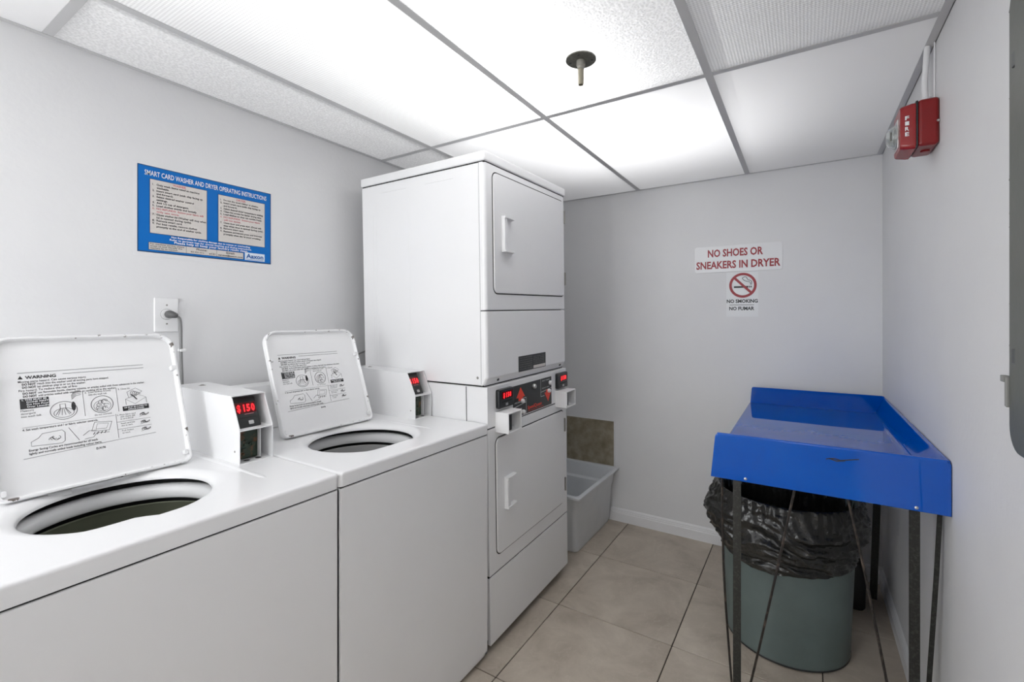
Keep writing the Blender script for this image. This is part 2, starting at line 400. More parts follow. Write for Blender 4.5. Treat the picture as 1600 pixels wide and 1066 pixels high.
# ------------------------------------------------------------------ washers
LID_UP = Vector((-0.125, 0, 0.348)).normalized()
def warning_print(lid, a0, b0, w, h):
    """the printed instructions on the underside of the lid, w x h metres, lower left at a0,b0"""
    M = frame((0, 0, 0), (0, 1, 0), LID_UP); Z = 0.0032
    M = M @ Matrix.Translation((a0, b0, Z)) @ Matrix.Diagonal((w, h, 1, 1))      # unit square
    bm = bmesh.new(); gm = bmesh.new(); wm = bmesh.new()
    T = lambda s, x, y, sz, wd=None, b=0.0, al='l': add_text(bm, M, s, x, y, sz, wd, b, al)
    add_stroke(gm, M, [(0, 1.0), (1, 1.0)], 0.006); add_stroke(gm, M, [(0.32, 0.955), (1, 0.955)], 0.006)
    add_poly(bm, M, [(0.0, 0.92), (0.035, 0.92), (0.0175, 0.965)]); T('WARNING', 0.05, 0.92, 0.055, 0.22, 0.03)
    T('Moving parts hazard. Can cause serious injury.', 0.0, 0.875, 0.036, 0.50, 0.01)
    T('DO NOT', 0.025, 0.838, 0.036, 0.095, 0.04); T('reach into the washer until all moving parts have stopped.', 0.13, 0.838, 0.036, 0.55, 0.01)
    T('DO NOT', 0.025, 0.80, 0.036, 0.095, 0.04); T('let children play in or on the washer.', 0.13, 0.80, 0.036, 0.36, 0.01)
    T('Fire hazard. To reduce the risk of fire:', 0.0, 0.762, 0.036, 0.42, 0.01)
    T('DO NOT', 0.025, 0.724, 0.036, 0.095, 0.04); T('use flammable liquids, cleaning solvents, or articles soiled with these substances in the washer.', 0.13, 0.724, 0.036, 0.86, 0.01)
    T('DO NOT', 0.025, 0.686, 0.036, 0.095, 0.04); T('add articles soiled with vegetable or cooking oil to the washer.', 0.13, 0.686, 0.036, 0.6, 0.01)
    # 1: detergent
    add_rect(bm, M, 0.0, 0.545, 0.20, 0.67)
    for k, s in enumerate(('1. THIS MUST BE', 'DONE FIRST.', 'Do Not Pour', 'Over Laundry')): add_text(wm, M, s, 0.015 if k == 0 else 0.045, 0.645 - 0.029 * k, 0.028, None if k else 0.17, 0.02, z=0.0004)
    T('Measure', 0.0, 0.51, 0.034, 0.09); T('detergent', 0.0, 0.475, 0.034, 0.10); T('into wash tub.', 0.0, 0.44, 0.034, 0.14)
    for r_, e in ((ell(0.30, 0.47, 0.10, 0.115, 28), 0.006), (ell(0.30, 0.44, 0.075, 0.06, 24), 0.005)): add_stroke(gm, M, r_, e, closed=True)
    add_stroke(gm, M, [(0.24, 0.42), (0.275, 0.50), (0.275, 0.555), (0.315, 0.555), (0.315, 0.50), (0.35, 0.42)], 0.006)
    for k in range(4): add_stroke(gm, M, [(0.28 + 0.01 * k, 0.50), (0.255 + 0.028 * k, 0.41)], 0.004)
    add_poly(bm, M, ell(0.375, 0.51, 0.017, 0.06, 14))
    for k in range(4): add_stroke(gm, M, [(0.365, 0.60 + 0.018 * k), (0.40, 0.645 + 0.02 * k), (0.44, 0.655 + 0.02 * k)], 0.005)
    add_stroke(gm, M, [(0.455, 0.70), (0.455, 0.36)], 0.004)
    # 2: clothes
    T('2.', 0.47, 0.66, 0.036, 0.015); T('Load clothes loosely', 0.50, 0.66, 0.034, 0.185); T('into the wash tub.', 0.50, 0.625, 0.034, 0.15)
    add_stroke(gm, M, ell(0.60, 0.49, 0.09, 0.115, 28), 0.007, closed=True); add_stroke(gm, M, ell(0.60, 0.47, 0.07, 0.075, 24), 0.004, closed=True)
    rr = random.Random(3)
    for k in range(9): add_stroke(gm, M, ell(0.60 + rr.uniform(-0.05, 0.05), 0.48 + rr.uniform(-0.06, 0.06), rr.uniform(0.012, 0.03), rr.uniform(0.012, 0.035), 9, 0, 5, False), 0.005)
    T('Do not overload.', 0.53, 0.345, 0.026, 0.14); add_stroke(gm, M, [(0.73, 0.70), (0.73, 0.36)], 0.004)
    # 3: lid
    T('3.', 0.745, 0.66, 0.034, 0.015); T('Close lid.', 0.77, 0.66, 0.034, 0.08)
    add_stroke(gm, M, [(0.80, 0.52), (0.88, 0.44), (0.985, 0.52), (0.90, 0.58)], 0.005, closed=True)
    add_stroke(gm, M, [(0.83, 0.53), (0.82, 0.62), (0.90, 0.665), (0.955, 0.61), (0.90, 0.56)], 0.005, closed=True); add_stroke(bm, M, [(0.85, 0.58), (0.875, 0.55), (0.90, 0.50)], 0.012)
    for k in range(4): add_stroke(gm, M, ell(0.87 + 0.015 * k, 0.60 - 0.01 * k, 0.02, 0.03, 8, 0, 4, False), 0.005)
    add_stroke(gm, M, [(0.80, 0.52), (0.80, 0.44)], 0.004); add_stroke(gm, M, [(0.985, 0.52), (0.985, 0.44)], 0.004)
    add_rect(bm, M, 0.765, 0.355, 1.0, 0.42)
    add_text(wm, M, 'LID MUST BE CLOSED TO', 0.78, 0.392, 0.024, 0.205, 0.02, z=0.0004); add_text(wm, M, 'OPERATE WASHER', 0.81, 0.364, 0.024, 0.145, 0.02, z=0.0004)
    # 4, 5
    add_stroke(gm, M, [(0, 0.315), (0.69, 0.315)], 0.003)
    T('4. Set wash temperature and / or fabric selector controls.', 0.0, 0.275, 0.036, 0.55, 0.012)
    add_stroke(gm, M, [(0.05, 0.08), (0.05, 0.13), (0.10, 0.165), (0.13, 0.215), (0.27, 0.225), (0.29, 0.19), (0.285, 0.085), (0.26, 0.06)], 0.005, closed=True)
    for k in range(5): add_stroke(bm, M, ell(0.19 + 0.012 * k, 0.13 + 0.008 * (k % 3), 0.018, 0.02, 8, k, k + 3.5, False), 0.004)
    add_stroke(gm, M, [(0.32, 0.24), (0.39, 0.06)], 0.005)
    add_stroke(gm, M, [(0.52, 0.26), (0.66, 0.24), (0.63, 0.13), (0.49, 0.15)], 0.006, closed=True); add_stroke(gm, M, [(0.54, 0.235), (0.63, 0.225), (0.61, 0.16), (0.525, 0.17)], 0.004, closed=True)
    add_stroke(gm, M, [(0.42, 0.11), (0.47, 0.16), (0.53, 0.155)], 0.005); add_stroke(gm, M, [(0.43, 0.06), (0.50, 0.07), (0.53, 0.12), (0.63, 0.105)], 0.005)
    for k in range(4): add_stroke(bm, M, [(0.50 + 0.03 * k, 0.10), (0.515 + 0.03 * k, 0.13)], 0.006)
    T('Energy Saving Cycles are recommended for all loads', 0.03, 0.02, 0.036, 0.50, 0.015); T('lightly and normally soiled loads including colour items.', 0.03, -0.02, 0.036, 0.53, 0.015)
    add_stroke(gm, M, [(0.70, 0.33), (0.70, 0.0)], 0.004)
    T('5. Place fabric card', 0.71, 0.30, 0.028, 0.16); T('with display slot', 0.735, 0.272, 0.028, 0.13); T('in card slot all', 0.735, 0.244, 0.028, 0.11); add_stroke(gm, M, [(0.70, 0.215), (1, 0.215)], 0.004)
    T('Insert card into', 0.735, 0.18, 0.028, 0.12); T('slot to start.', 0.735, 0.15, 0.028, 0.10); add_stroke(gm, M, [(0.70, 0.115), (1, 0.115)], 0.004)
    T('Push button', 0.735, 0.08, 0.028, 0.10); T('to start.', 0.735, 0.05, 0.028, 0.07)
    for cy_ in (0.28, 0.17, 0.07):
        for k in range(4): add_stroke(bm, M, ell(0.93 + 0.012 * k, cy_ + 0.006 * (k % 2), 0.022, 0.016, 8, k, k + 4, False), 0.005)
        add_stroke(gm, M, [(0.90, cy_ - 0.03), (0.99, cy_ + 0.01)], 0.004)
    add_stroke(gm, M, [(-0.01, -0.06), (0.70, -0.02), (1.03, -0.01)], 0.005); T('EU4196', 0.51, -0.10, 0.04, 0.075, 0.02)
    for b_, m_ in ((bm, TINK), (gm, GINK), (wm, WINK)): raw('instruction_print', b_, m_, lid)

def make_washer(label, y0, hole_c, hole_r, front_x, notch, lid0, groove, drum_mat, digits, box0, print_a, WD=0.668):
    """y0 near side of the machine; other y values are offsets from it. The front is at x = 0.8113"""
    FXX = 0.8113; TOP = 0.892; SEAM = 0.8533
    t = thing('washing_machine', label, 'washing machine', (0, y0, 0), group='top-load washing machines along the left wall')
    # cabinet shell
    bm = bmesh.new()
    for a, b in (((0.10, 0.002, 0.02), (0.806, 0.02, SEAM - 0.004)), ((0.10, WD - 0.02, 0.02), (0.806, WD - 0.002, SEAM - 0.004)), ((0.10, 0.02, 0.02), (0.118, WD - 0.02, SEAM - 0.004)), ((0.10, 0.0, 0.02), (0.806, WD, 0.03))):
        add_box(bm, a, b)
    obj('cabinet', bm, ENAM, t)
    M = frame((0.790, 0, 0), (0, 1, 0), (0, 0, 1))
    bm = bmesh.new(); slab(bm, M, 0.002, 0.03, WD - 0.002, SEAM - 0.003, 0.004, 0.0205, 0.006); obj('front_panel', bm, ENAM, t, True)
    bm = bmesh.new(); add_box(bm, (0.12, 0.01, SEAM - 0.02), (0.80, WD - 0.01, SEAM + 0.01)) if False else None
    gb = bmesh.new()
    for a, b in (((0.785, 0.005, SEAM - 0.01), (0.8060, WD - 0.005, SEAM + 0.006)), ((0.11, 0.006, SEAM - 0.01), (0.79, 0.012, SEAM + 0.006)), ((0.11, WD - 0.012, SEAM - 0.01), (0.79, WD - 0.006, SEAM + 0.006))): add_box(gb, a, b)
    obj('gap_shade_strip', gb, DARK, t); bm.free()  # near-black strips stand in for the shade inside the deck seam
    for yy in (0.04, WD - 0.04):
        for xx in (0.16, 0.76):
            bm = bmesh.new(); lathe(bm, [(0.02, 0.0), (0.022, 0.006), (0.010, 0.010), (0.010, 0.03)], (xx, yy, 0), 12, None, True, True); obj('foot', bm, GASK, t)
    # top deck with its opening
    cx, cy = hole_c
    def hl(d, z, n=72):
        out = []
        for k in range(n):
            a = 2 * PI * k / n; R = hole_r + d; x = cx + R * math.cos(a); yv = cy + R * math.sin(a); lim = front_x + d * 0.8
            if notch:
                q = min(max((yv - notch[0]) / 0.02, 0), 1) * min(max((notch[1] - yv) / 0.02, 0), 1); lim += notch[2] * q * q * (3 - 2 * q)
            # soft clamp
            if x > lim - 0.012:
                e = x - (lim - 0.012); x = lim - 0.012 + 0.012 * (1 - math.exp(-e / 0.012))
            out.append((x, yv, z))
        return out
    bm = bmesh.new(); R = 0.012
    o0 = rrect(0.10, 0.0, FXX, WD, (0.01, R, R, 0.01), 5)
    def ol(i, z): return [(p[0], p[1], z) for p in rrect(0.10 + i, i, FXX - i, WD - i, (0.01, R, R, 0.01), 5)]
    rows = loft(bm, [ol(0.006, SEAM + 0.001), ol(0, SEAM + 0.001), ol(0, TOP - 0.008), ol(0.0015, TOP - 0.0035), ol(0.004, TOP - 0.001), ol(0.009, TOP)], False, False)
    hr = loft(bm, [hl(0.036, TOP), hl(0.030, TOP + 0.0012), hl(0.020, TOP + 0.0005), hl(0.010, TOP - 0.003), hl(0.003, TOP - 0.007), hl(0.0, TOP - 0.011), hl(-0.001, TOP - 0.016), hl(0.003, TOP - 0.018)], False, False)
    def loop_edges(row): return [e for i in range(len(row)) for e in [bm.edges.get((row[i], row[(i + 1) % len(row)]))] if e]
    bmesh.ops.triangle_fill(bm, use_beauty=True, use_dissolve=False, edges=loop_edges(rows[-1]) + loop_edges(hr[0]))
    dk = obj('top_deck', bm, ENAM, t, True)
    # embossed ridges beside the lid
    for gy in groove:
        rb_ = bmesh.new()
        pts = [(0.27, gy, 0), (0.30, gy, 0), (0.66, gy, 0), (0.69, gy, 0)]
        prof = [(-0.009, 0), (-0.006, 0.0018), (0, 0.0026), (0.006, 0.0018), (0.009, 0)]
        loft(rb_, [[(p[0], p[1] + a * s_, TOP - 0.0006 + b * s_) for a, b in prof] for p, s_ in zip(pts, (0.05, 1, 1, 0.05))], True, True, False)
        obj('ridge', rb_, ENAM, dk, True)
    # tub cover ring and drum
    cR = (0.535, cy)
    bm = bmesh.new()
    lathe(bm, [(0.205, 0.822), (0.205, 0.848), (0.196, 0.856), (0.186, 0.858), (0.176, 0.855), (0.171, 0.848), (0.169, 0.838), (0.1685, 0.829), (0.172, 0.824)], (cR[0], cR[1], 0), 64)
    obj('tub_ring', bm, PLAST, t, True)
    bm = bmesh.new()
    lathe(bm, [(0.186, 0.800), (0.183, 0.8115), (0.180, 0.8125), (0.1775, 0.810), (0.1785, 0.795), (0.181, 0.60), (0.178, 0.46), (0.16, 0.44), (0.0005, 0.43)], (cR[0], cR[1], 0), 64)
    dr = obj('drum', bm, drum_mat, t, True)
    bm = bmesh.new(); lathe(bm, [(0.209, 0.8725), (0.2095, 0.79), (0.209, 0.42), (0.0005, 0.40)], (cR[0], cR[1], 0), 48); obj('outer_tub', bm, DARK, t, True)
    bm = bmesh.new(); lathe(bm, [(0.085, 0.44), (0.075, 0.47), (0.045, 0.52), (0.034, 0.60), (0.032, 0.70), (0.020, 0.715), (0.0005, 0.717)], (cR[0], cR[1], 0), 32)
    for k in range(4):
        a = k * PI / 2 + 0.4; Mz = Matrix.Translation((cR[0], cR[1], 0)) @ Matrix.Rotation(a, 4, 'Z')
        loft(bm, [[Mz @ Vector(p) for p in ((0.03, -0.004, z), (r, -0.003, z), (r, 0.003, z), (0.03, 0.004, z))] for r, z in ((0.15, 0.445), (0.10, 0.49), (0.055, 0.56), (0.04, 0.66))])
    obj('agitator', bm, TUBW, t, True)
    # rear console
    bm = bmesh.new(); Mc = frame((0, 0.012, 0), (1, 0, 0), (0, 0, 1))
    poly = [(0.06, TOP - 0.10), (0.19, TOP + 0.001), (0.175, TOP + 0.13), (0.160, TOP + 0.155), (0.075, TOP + 0.158), (0.06, TOP + 0.15)]
    prism(bm, Mc, poly, -(WD - 0.024)); bmesh.ops.bevel(bm, geom=list(bm.edges), offset=0.003, segments=2, affect='EDGES')
    obj('rear_console', bm, ENAM, t, True)
    # lid, standing open
    lw, lh = 0.365, 0.372
    Ml = frame((0, 0, 0), (0, 1, 0), LID_UP)
    lid = None
    bm = bmesh.new(); rr_ = (0.018, 0.018, 0.045, 0.045)
    def ll(i, z): return at(Ml, rrect(i, i, lw - i, lh - i, [max(q - i, 1e-3) for q in rr_], 7), z)
    loft(bm, [ll(0.004, -0.010), ll(0.0, -0.006), ll(0, 0.011), ll(0.002, 0.0135), ll(0.005, 0.0135), ll(0.007, 0.011), ll(0.009, 0.004), ll(0.012, 0.0025)])
    lid = obj('lid', bm, ENAM, t, True, (0.38, lid0, 0.8945))
    bm = bmesh.new()     # worn rim
    def l2(i, z): return at(Ml, rrect(i, i, lw - i, lh - i, [max(q - i, 1e-3) for q in rr_], 7), z)
    loft(bm, [l2(-0.0005, 0.008), l2(-0.0007, 0.0118), l2(0.0015, 0.0145), l2(0.0055, 0.0145), l2(0.0078, 0.011), l2(0.0085, 0.007)], False, False)
    obj('lid_rim', bm, ENAM2, lid, True)
    for a_, b_, w_ in ((0.006, 0.262, 0.012), (lw - 0.018, 0.262, 0.012), (lw - 0.018, 0.02, 0.010), (0.006, 0.012, 0.010)):
        bm = bmesh.new(); slab(bm, Ml, a_, b_, a_ + w_, b_ + 0.014, 0.004, 0.012, 0.002, 3, 0.003); obj('bumper', bm, PLAST, lid, True)
    for hy in (0.10, lw - 0.10):
        bm = bmesh.new(); slab(bm, Ml, hy - 0.02, -0.012, hy + 0.02, 0.004, 0.002, 0.006, 0.001, 2, -0.008); obj('hinge', bm, PLAST, lid)
    warning_print(lid, print_a, 0.098, 0.238, 0.188)
    # coin and card meter bolted on the rear right of the deck
    bxy = box0; bw = 0.093
    prof = [(0.13, TOP), (0.524, TOP), (0.524, 0.987), (0.481, 1.073), (0.13, 1.077)]
    M1 = frame((0, 0, 0), (1, 0, 0), (0, 0, 1))    # x, z plane; its normal is -y
    bm = bmesh.new()
    for ya in (0.0, bw - 0.0022): prism(bm, Matrix.Translation((0, ya, 0)) @ M1, prof, -0.0022)
    add_box(bm, (0.13, 0.002, TOP), (0.524, bw - 0.002, TOP + 0.002)); add_box(bm, (0.13, 0.002, TOP), (0.133, bw - 0.002, 1.075))
    prism(bm, Matrix.Translation((0, -0.001, 0)) @ M1, [(0.13, 1.0775), (0.484, 1.0735), (0.4845, 1.0755), (0.13, 1.0795)], -(bw + 0.002))
    add_box(bm, (0.47, 0.002, 0.982), (0.525, bw - 0.002, 0.985))
    for sx in (0.19, 0.30):
        pass
    mb = obj('coin_meter', bm, ENAM, t, False, (0, bxy, 0))
    sl = Vector((-0.043, 0, 0.086)).normalized()
    Mr = frame((0.5105, 0.004, 0.988), (0, 1, 0), sl)
    Mr = Matrix.Translation(Vector((-0.010, 0, -0.003))) @ Mr
    bm = bmesh.new(); slab(bm, Mr, 0.0, 0.0, bw - 0.024, 0.091, 0.004, 0.006, 0.0015, 3, -0.006); rp = obj('card_reader', bm, BLKP, mb)
    bm = bmesh.new(); add_rect(bm, Mr, 0.008, 0.028, bw - 0.032, 0.030, 0.0004)
    raw('reader_slot', bm, DARK, mb)
    bm = bmesh.new(); slab(bm, Mr, 0.036, 0.008, 0.050, 0.019, 0.002, 0.002, 0.0006, 3); obj('latch', bm, STEEL, mb)
    bm = bmesh.new(); slab(bm, Mr, 0.009, 0.042, bw - 0.028, 0.074, 0.002, 0.001, 0.0003, 2); obj('display_window', bm, LEDG, mb)
    bm = bmesh.new()
    for k, ch in enumerate(digits): add_text(bm, Mr, ch, 0.0125 + 0.0130 * k + (0.005 if ch == '1' else 0), 0.0475, 0.0285, 0.0035 if ch == '1' else 0.0100, 0.035, z=0.0016, slant=0.06)
    raw('display_digits', bm, LED, mb)
    bm = bmesh.new(); add_rect(bm, Mr, 0.030, 0.0385, 0.056, 0.0400, 0.0006); raw('printed_line', bm, PINK, mb)
    bm = bmesh.new(); add_box(bm, (0.488, 0.004, TOP + 0.006), (0.492, bw - 0.028, 0.980))
    rq = random.Random(int(y0 * 100) + 5)
    for k in range(14):
        yy = rq.uniform(0.008, bw - 0.045); zz = rq.uniform(TOP + 0.012, 0.968); s_ = rq.uniform(0.004, 0.011); add_box(bm, (0.491, yy, zz), (0.494 + rq.random() * 0.005, yy + s_, zz + s_ * rq.uniform(0.5, 1.4)), 0.0005, 1)
    obj('circuit_board', bm, PCB, mb)
    bm = bmesh.new(); add_box(bm, (0.468, bw - 0.026, TOP + 0.004), (0.503, bw - 0.024, 0.980)); obj('inner_bracket', bm, ENAM, mb)
    bm = bmesh.new()
    for yy in (0.030, 0.062): lathe(bm, [(0.0085, 0.0), (0.0005, 0.0003)], (0.503, yy, TOP + 0.0022), 14)
    raw('bolt_hole', bm, DARK, mb)
    bm = bmesh.new(); lathe(bm, [(0.007, 0), (0.006, 0.002), (0.003, 0.0035), (0.0005, 0.0036)], (0.20, 0.05, 1.078), 14); lathe(bm, [(0.012, -0.0003), (0.010, 0.001), (0.007, 0.001)], (0.20, 0.05, 1.078), 14)
    obj('lock', bm, BRACKET, mb)
    bm = bmesh.new(); Ms = frame((0.500, -0.0001, 0.925), (1, 0, 0), (0, 0, 1)); lathe(bm, [(0.003, 0), (0.002, 0.0012), (0.0004, 0.0013)], (0, 0, 0), 10, Ms); obj('screw', bm, BRACKET, mb)
    return t

make_washer('nearest white top-load washing machine with open lid and greenish drum, beside the left wall', 0.0905, (0.535, 0.3145), 0.165, 0.676, (0.290, 0.410, 0.027), 0.1465, (0.552,), TUBG, '$150', 0.5680, 0.049, 0.6695)
make_washer('second white top-load washing machine, between the nearest washer and the stacked dryer, lid open', 0.7617, (0.56, 0.278), 0.168, 0.706, None, 0.1035, (0.490,), TUBW, '$150', 0.5625, 0.039, 0.6585)

# ------------------------------------------------------------------ stacked dryers
dt = thing('stacked_dryer', 'tall white double-stacked tumble dryer in the left back part of the room', 'dryer', (0.8046, 1.4445, 0.0), (0.023, 0, 0))
DW = 0.680; DB = -0.690
F = frame((0, 0, 0), (0, 1, 0), (0, 0, 1))          # front plane, s along y, h up
def fbox(bm, s0, h0, s1, h1, x0, x1, bev=0.0, seg=2): add_box(bm, (x0, s0, h0), (x1, s1, h1), bev, seg)
# lower unit
bm = bmesh.new(); fbox(bm, 0.001, 0.045, DW - 0.001, 1.028, DB, -0.012, 0.002, 1); lower = obj('lower_cabinet', bm, ENAM, dt)
bm = bmesh.new(); fbox(bm, -0.0003, 0.04, 0.0003, 1.026, -0.1035, -0.1005); fbox(bm, 0.0, 0.04, DW, 0.05, -0.06, -0.02); obj('seam', bm, DARK, dt)
for a_, b_ in ((0.05, -0.06), (0.62, -0.06), (0.05, -0.62), (0.62, -0.62)):
    bm = bmesh.new(); lathe(bm, [(0.018, -0.0), (0.02, 0.01), (0.008, 0.012), (0.008, 0.05)], (b_, a_, 0.0 if a_ < 0.3 else -0.012), 12, None, True, True); obj('foot', bm, GASK, dt)
def plate(s0, h0, s1, h1, r=0.005, t=0.013, bev=0.003, m_=ENAM, name='front_panel', z0=-0.013, par=dt):
    bm = bmesh.new(); slab(bm, F, s0, h0, s1, h1, r, t, bev, 6, z0); return obj(name, bm, m_, par, True)
kick = plate(0.0, 0.028, DW, 0.291, name='kick_panel')
plate(0.0, 0.2965, DW, 0.8645)
plate(0.0, 0.869, DW, 1.028, name='control_panel')
bm = bmesh.new(); fbox(bm, 0.0015, 0.03, DW - 0.002, 1.02, -0.016, -0.0045); obj('gap_shade_liner', bm, DARK, dt)  # near-black sheet close behind the plates paints shade into their gaps
# upper unit
bm = bmesh.new(); fbox(bm, 0.0, 1.034, DW, 1.886, DB, -0.028, 0.002, 1); upper = obj('upper_cabinet', bm, ENAM, dt)
bm = bmesh.new(); fbox(bm, 0.002, 1.029, DW - 0.002, 1.035, DB + 0.01, -0.02); fbox(bm, 0.002, 1.885, DW - 0.002, 1.891, DB + 0.003, -0.004); fbox(bm, 0.0015, 1.04, DW - 0.0015, 1.885, -0.03, -0.024); obj('gap_shade_liner', bm, DARK, dt)  # same painted shade for the gaps of the upper unit
# front wraps of the upper unit (rounded side edges, chamfered foot)
def wrap(h0, h1, ch):
    bm = bmesh.new(); R = 0.014; n = 6
    def outl(ins, h):
        pts = [(-0.0265, 0.0)]
        for k in range(n + 1):
            a = PI - PI / 2 * k / n; pts.append((-R + ins * 0 + R * math.sin(PI / 2 * k / n) - ins, R - R * math.cos(PI / 2 * k / n)))
        for k in range(n + 1): pts.append((-R + R * math.cos(PI / 2 * k / n) - ins, DW - R + R * math.sin(PI / 2 * k / n)))
        pts.append((-0.0265, DW)); return [(p[0] if p[0] > -0.0265 else -0.0265, p[1], h) for p in pts]
    L_ = [outl(0.0, h0), outl(0, h1 - 0.004), outl(0.003, h1)] if not ch else [outl(0.018, h0), outl(0.001, h0 + 0.028), outl(0, h0 + 0.032), outl(0, h1 - 0.003), outl(0.003, h1)]
    if not ch: L_ = [outl(0.003, h0)] + [outl(0.0, h0 + 0.004)] + L_[1:]
    loft(bm, L_, True, True); return obj('front_wrap', bm, ENAM, dt, True)
wrap(1.033, 1.3195, True); wrap(1.3235, 1.8865, False)
bm = bmesh.new(); fbox(bm, -0.004, 1.8905, DW + 0.004, 1.9275, DB - 0.004, 0.004, 0.006, 3); obj('top_cover', bm, ENAM, dt, True)
# embossed ridges on the side sheet
for xa, xb_ in ((-0.566, -0.412), (-0.306, -0.152)):
    bm = bmesh.new(); add_box(bm, (xa, -0.0012, 1.8455), (xb_, 0.001, 1.8495), 0.001, 1); obj('ridge', bm, ENAM, upper)
for xx in (-0.62, -0.60, -0.40):
    bm = bmesh.new(); add_box(bm, (xx, -0.0006, 1.10), (xx + 0.003, 0.001, 1.80)); obj('ridge', bm, ENAM, upper)
for xx in (-0.045,):
    bm = bmesh.new(); Ms = frame((xx, -0.0002, 1.063), (1, 0, 0), (0, 0, 1)); lathe(bm, [(0.0055, 0), (0.004, 0.002), (0.0005, 0.0022)], (0, 0, 0), 12, Ms); obj('screw', bm, BRACKET, dt)
for ss in (0.085, 0.628):
    bm = bmesh.new(); Ms = frame((-0.0085, ss, 1.048), (0, 1, 0), (0.4, 0, 0.9)); lathe(bm, [(0.006, 0), (0.005, 0.003), (0.0005, 0.0032)], (0, 0, 0), 12, Ms); obj('screw', bm, TINK, dt)
# doors
def door(s0, h0, s1, h1, hs0, hh0, hs1, hh1):
    bm = bmesh.new(); slab(bm, F, s0 - 0.0045, h0 - 0.0045, s1 + 0.0040, h1 + 0.0045, 0.029, 0.0006, 0, 8, 0.0); obj('gap_shade_strip', bm, DARK, dt)  # near-black sheet paints the shaded gap round the door
    bm = bmesh.new(); slab(bm, F, s0, h0, s1, h1, 0.025, 0.006, 0.004, 8, 0.0); d = obj('door', bm, ENAM, dt, True)
    # moulded pull: a frame standing proud with a hollow behind the grip
    Z = 0.006; bm = bmesh.new(); t_ = 0.011
    w = hs1 - hs0
    for q0, q1 in ((hh1 - t_, hh1), (hh0, hh0 + t_)):
        rows = []
        for k in range(7):
            u_ = k / 6; s_ = hs0 + 0.004 + u_ * (w - 0.004); dep = 0.004 + 0.016 * math.cos(u_ * 1.2) + 0.006 * u_; rows.append([(Z - 0.001, s_, q0), (Z + dep, s_, q0 + 0.002), (Z + dep, s_, q1 - 0.002), (Z - 0.001, s_, q1)])
        loft(bm, rows)
    add_box(bm, (Z - 0.001, hs0 + 0.002, hh0 + 0.002), (Z + 0.017, hs0 + 0.027, hh1 - 0.002), 0.005, 3)
    obj('handle', bm, PLAST, d, True)
    bm = bmesh.new(); slab(bm, F, hs0 + 0.026, hh0 + 0.010, hs1 - 0.004, hh1 - 0.010, 0.006, 0.0004, 0, 4, Z); obj('handle_recess', bm, PLAST, d)
    for hc in (h1 - 0.075, h0 + 0.085):
        bm = bmesh.new(); tube(bm, [(0.006, s1 + 0.006, hc - 0.032), (0.006, s1 + 0.006, hc + 0.032)], 0.0048, 10); add_box(bm, (0.0, s1 + 0.002, hc - 0.032), (0.004, s1 + 0.014, hc + 0.032)); obj('hinge', bm, BRACKET, dt)
    return d
door(0.052, 1.390, 0.662, 1.858, 0.098, 1.553, 0.176, 1.697)
door(0.050, 0.362, 0.643, 0.820, 0.096, 0.528, 0.170, 0.656)
# rating label
bm = bmesh.new(); slab(bm, F, 0.227, 1.060, 0.466, 1.126, 0.001, 0.0006, 0, 1, 0.0); lb = obj('rating_label', bm, BLKP, dt)
bm = bmesh.new(); wb = bmesh.new(); Fz = Matrix.Translation((0.0009, 0, 0)) @ F
for k in range(6): add_text(bm, Fz, ('IMPORTANT: READ INSTRUCTIONS BEFORE USE', 'CLEAN LINT FILTER AFTER EVERY LOAD', 'DO NOT DRY ARTICLES CONTAINING RUBBER', 'DISCONNECT POWER BEFORE SERVICING', 'KEEP AREA CLEAR OF COMBUSTIBLES', 'INSTALL AS PER LOCAL CODES')[k], 0.236, 1.115 - 0.0095 * k, 0.0075, 0.105, 0.0)
for k in range(5): add_text(bm, Fz, ('VOLTS 120/240   HZ 60', 'AMPS 30   3 WIRE', 'BTU/HR 20,000', 'TYPE 5 IN WC', 'CLEARANCE 0 IN')[k], 0.352, 1.113 - 0.0075 * k, 0.006, 0.10, 0.0)
add_rect(wb, Fz, 0.352, 1.063, 0.462, 1.076)
raw('label_print', bm, GINK2 if 'GINK2' in globals() else mat('label_grey_ink', (0.22, 0.22, 0.21), 0.5), lb); raw('label_field', wb, CREAM, lb)
# control decal
bm = bmesh.new(); slab(bm, F, 0.180, 0.874, 0.520, 1.006, 0.002, 0.0007, 0, 2, 0.0); dec = obj('control_decal', bm, BLKP, dt)
rb_ = bmesh.new(); wb = bmesh.new(); Fz = Matrix.Translation((0.0011, 0, 0)) @ F
add_poly(rb_, Fz, [(0.205, 0.952), (0.275, 0.952), (0.240, 0.995)]); add_rect(rb_, Fz, 0.222, 0.938, 0.258, 0.952)
add_poly(rb_, Fz, [(0.450, 0.938), (0.485, 0.892), (0.515, 0.938)]); add_rect(rb_, Fz, 0.466, 0.938, 0.500, 0.950)
add_text(rb_, Fz, 'SpeedQueen', 0.297, 0.889, 0.022, 0.125, 0.02)
for a, b in (((0.18, 0.915), (0.285, 0.925)), ((0.285, 0.945), (0.285, 0.874)), ((0.245, 0.945), (0.285, 0.945)), ((0.415, 1.006), (0.415, 0.925)), ((0.415, 0.945), (0.52, 0.952)), ((0.415, 0.925), (0.45, 0.925))): add_stroke(wb, Fz, [a, b], 0.0018)
add_text(wb, Fz, 'SELECT FABRIC', 0.428, 0.992, 0.008, 0.075); add_text(wb, Fz, 'PUSH TO START', 0.428, 0.958, 0.008, 0.07)
add_text(wb, Fz, 'UPPER DRYER', 0.19, 0.930, 0.008, 0.05); add_text(wb, Fz, 'HIGH  MED  LOW', 0.19, 0.900, 0.008, 0.06)
add_text(rb_, Fz, 'COMMERCIAL DRYERS', 0.30, 0.879, 0.006, 0.14)
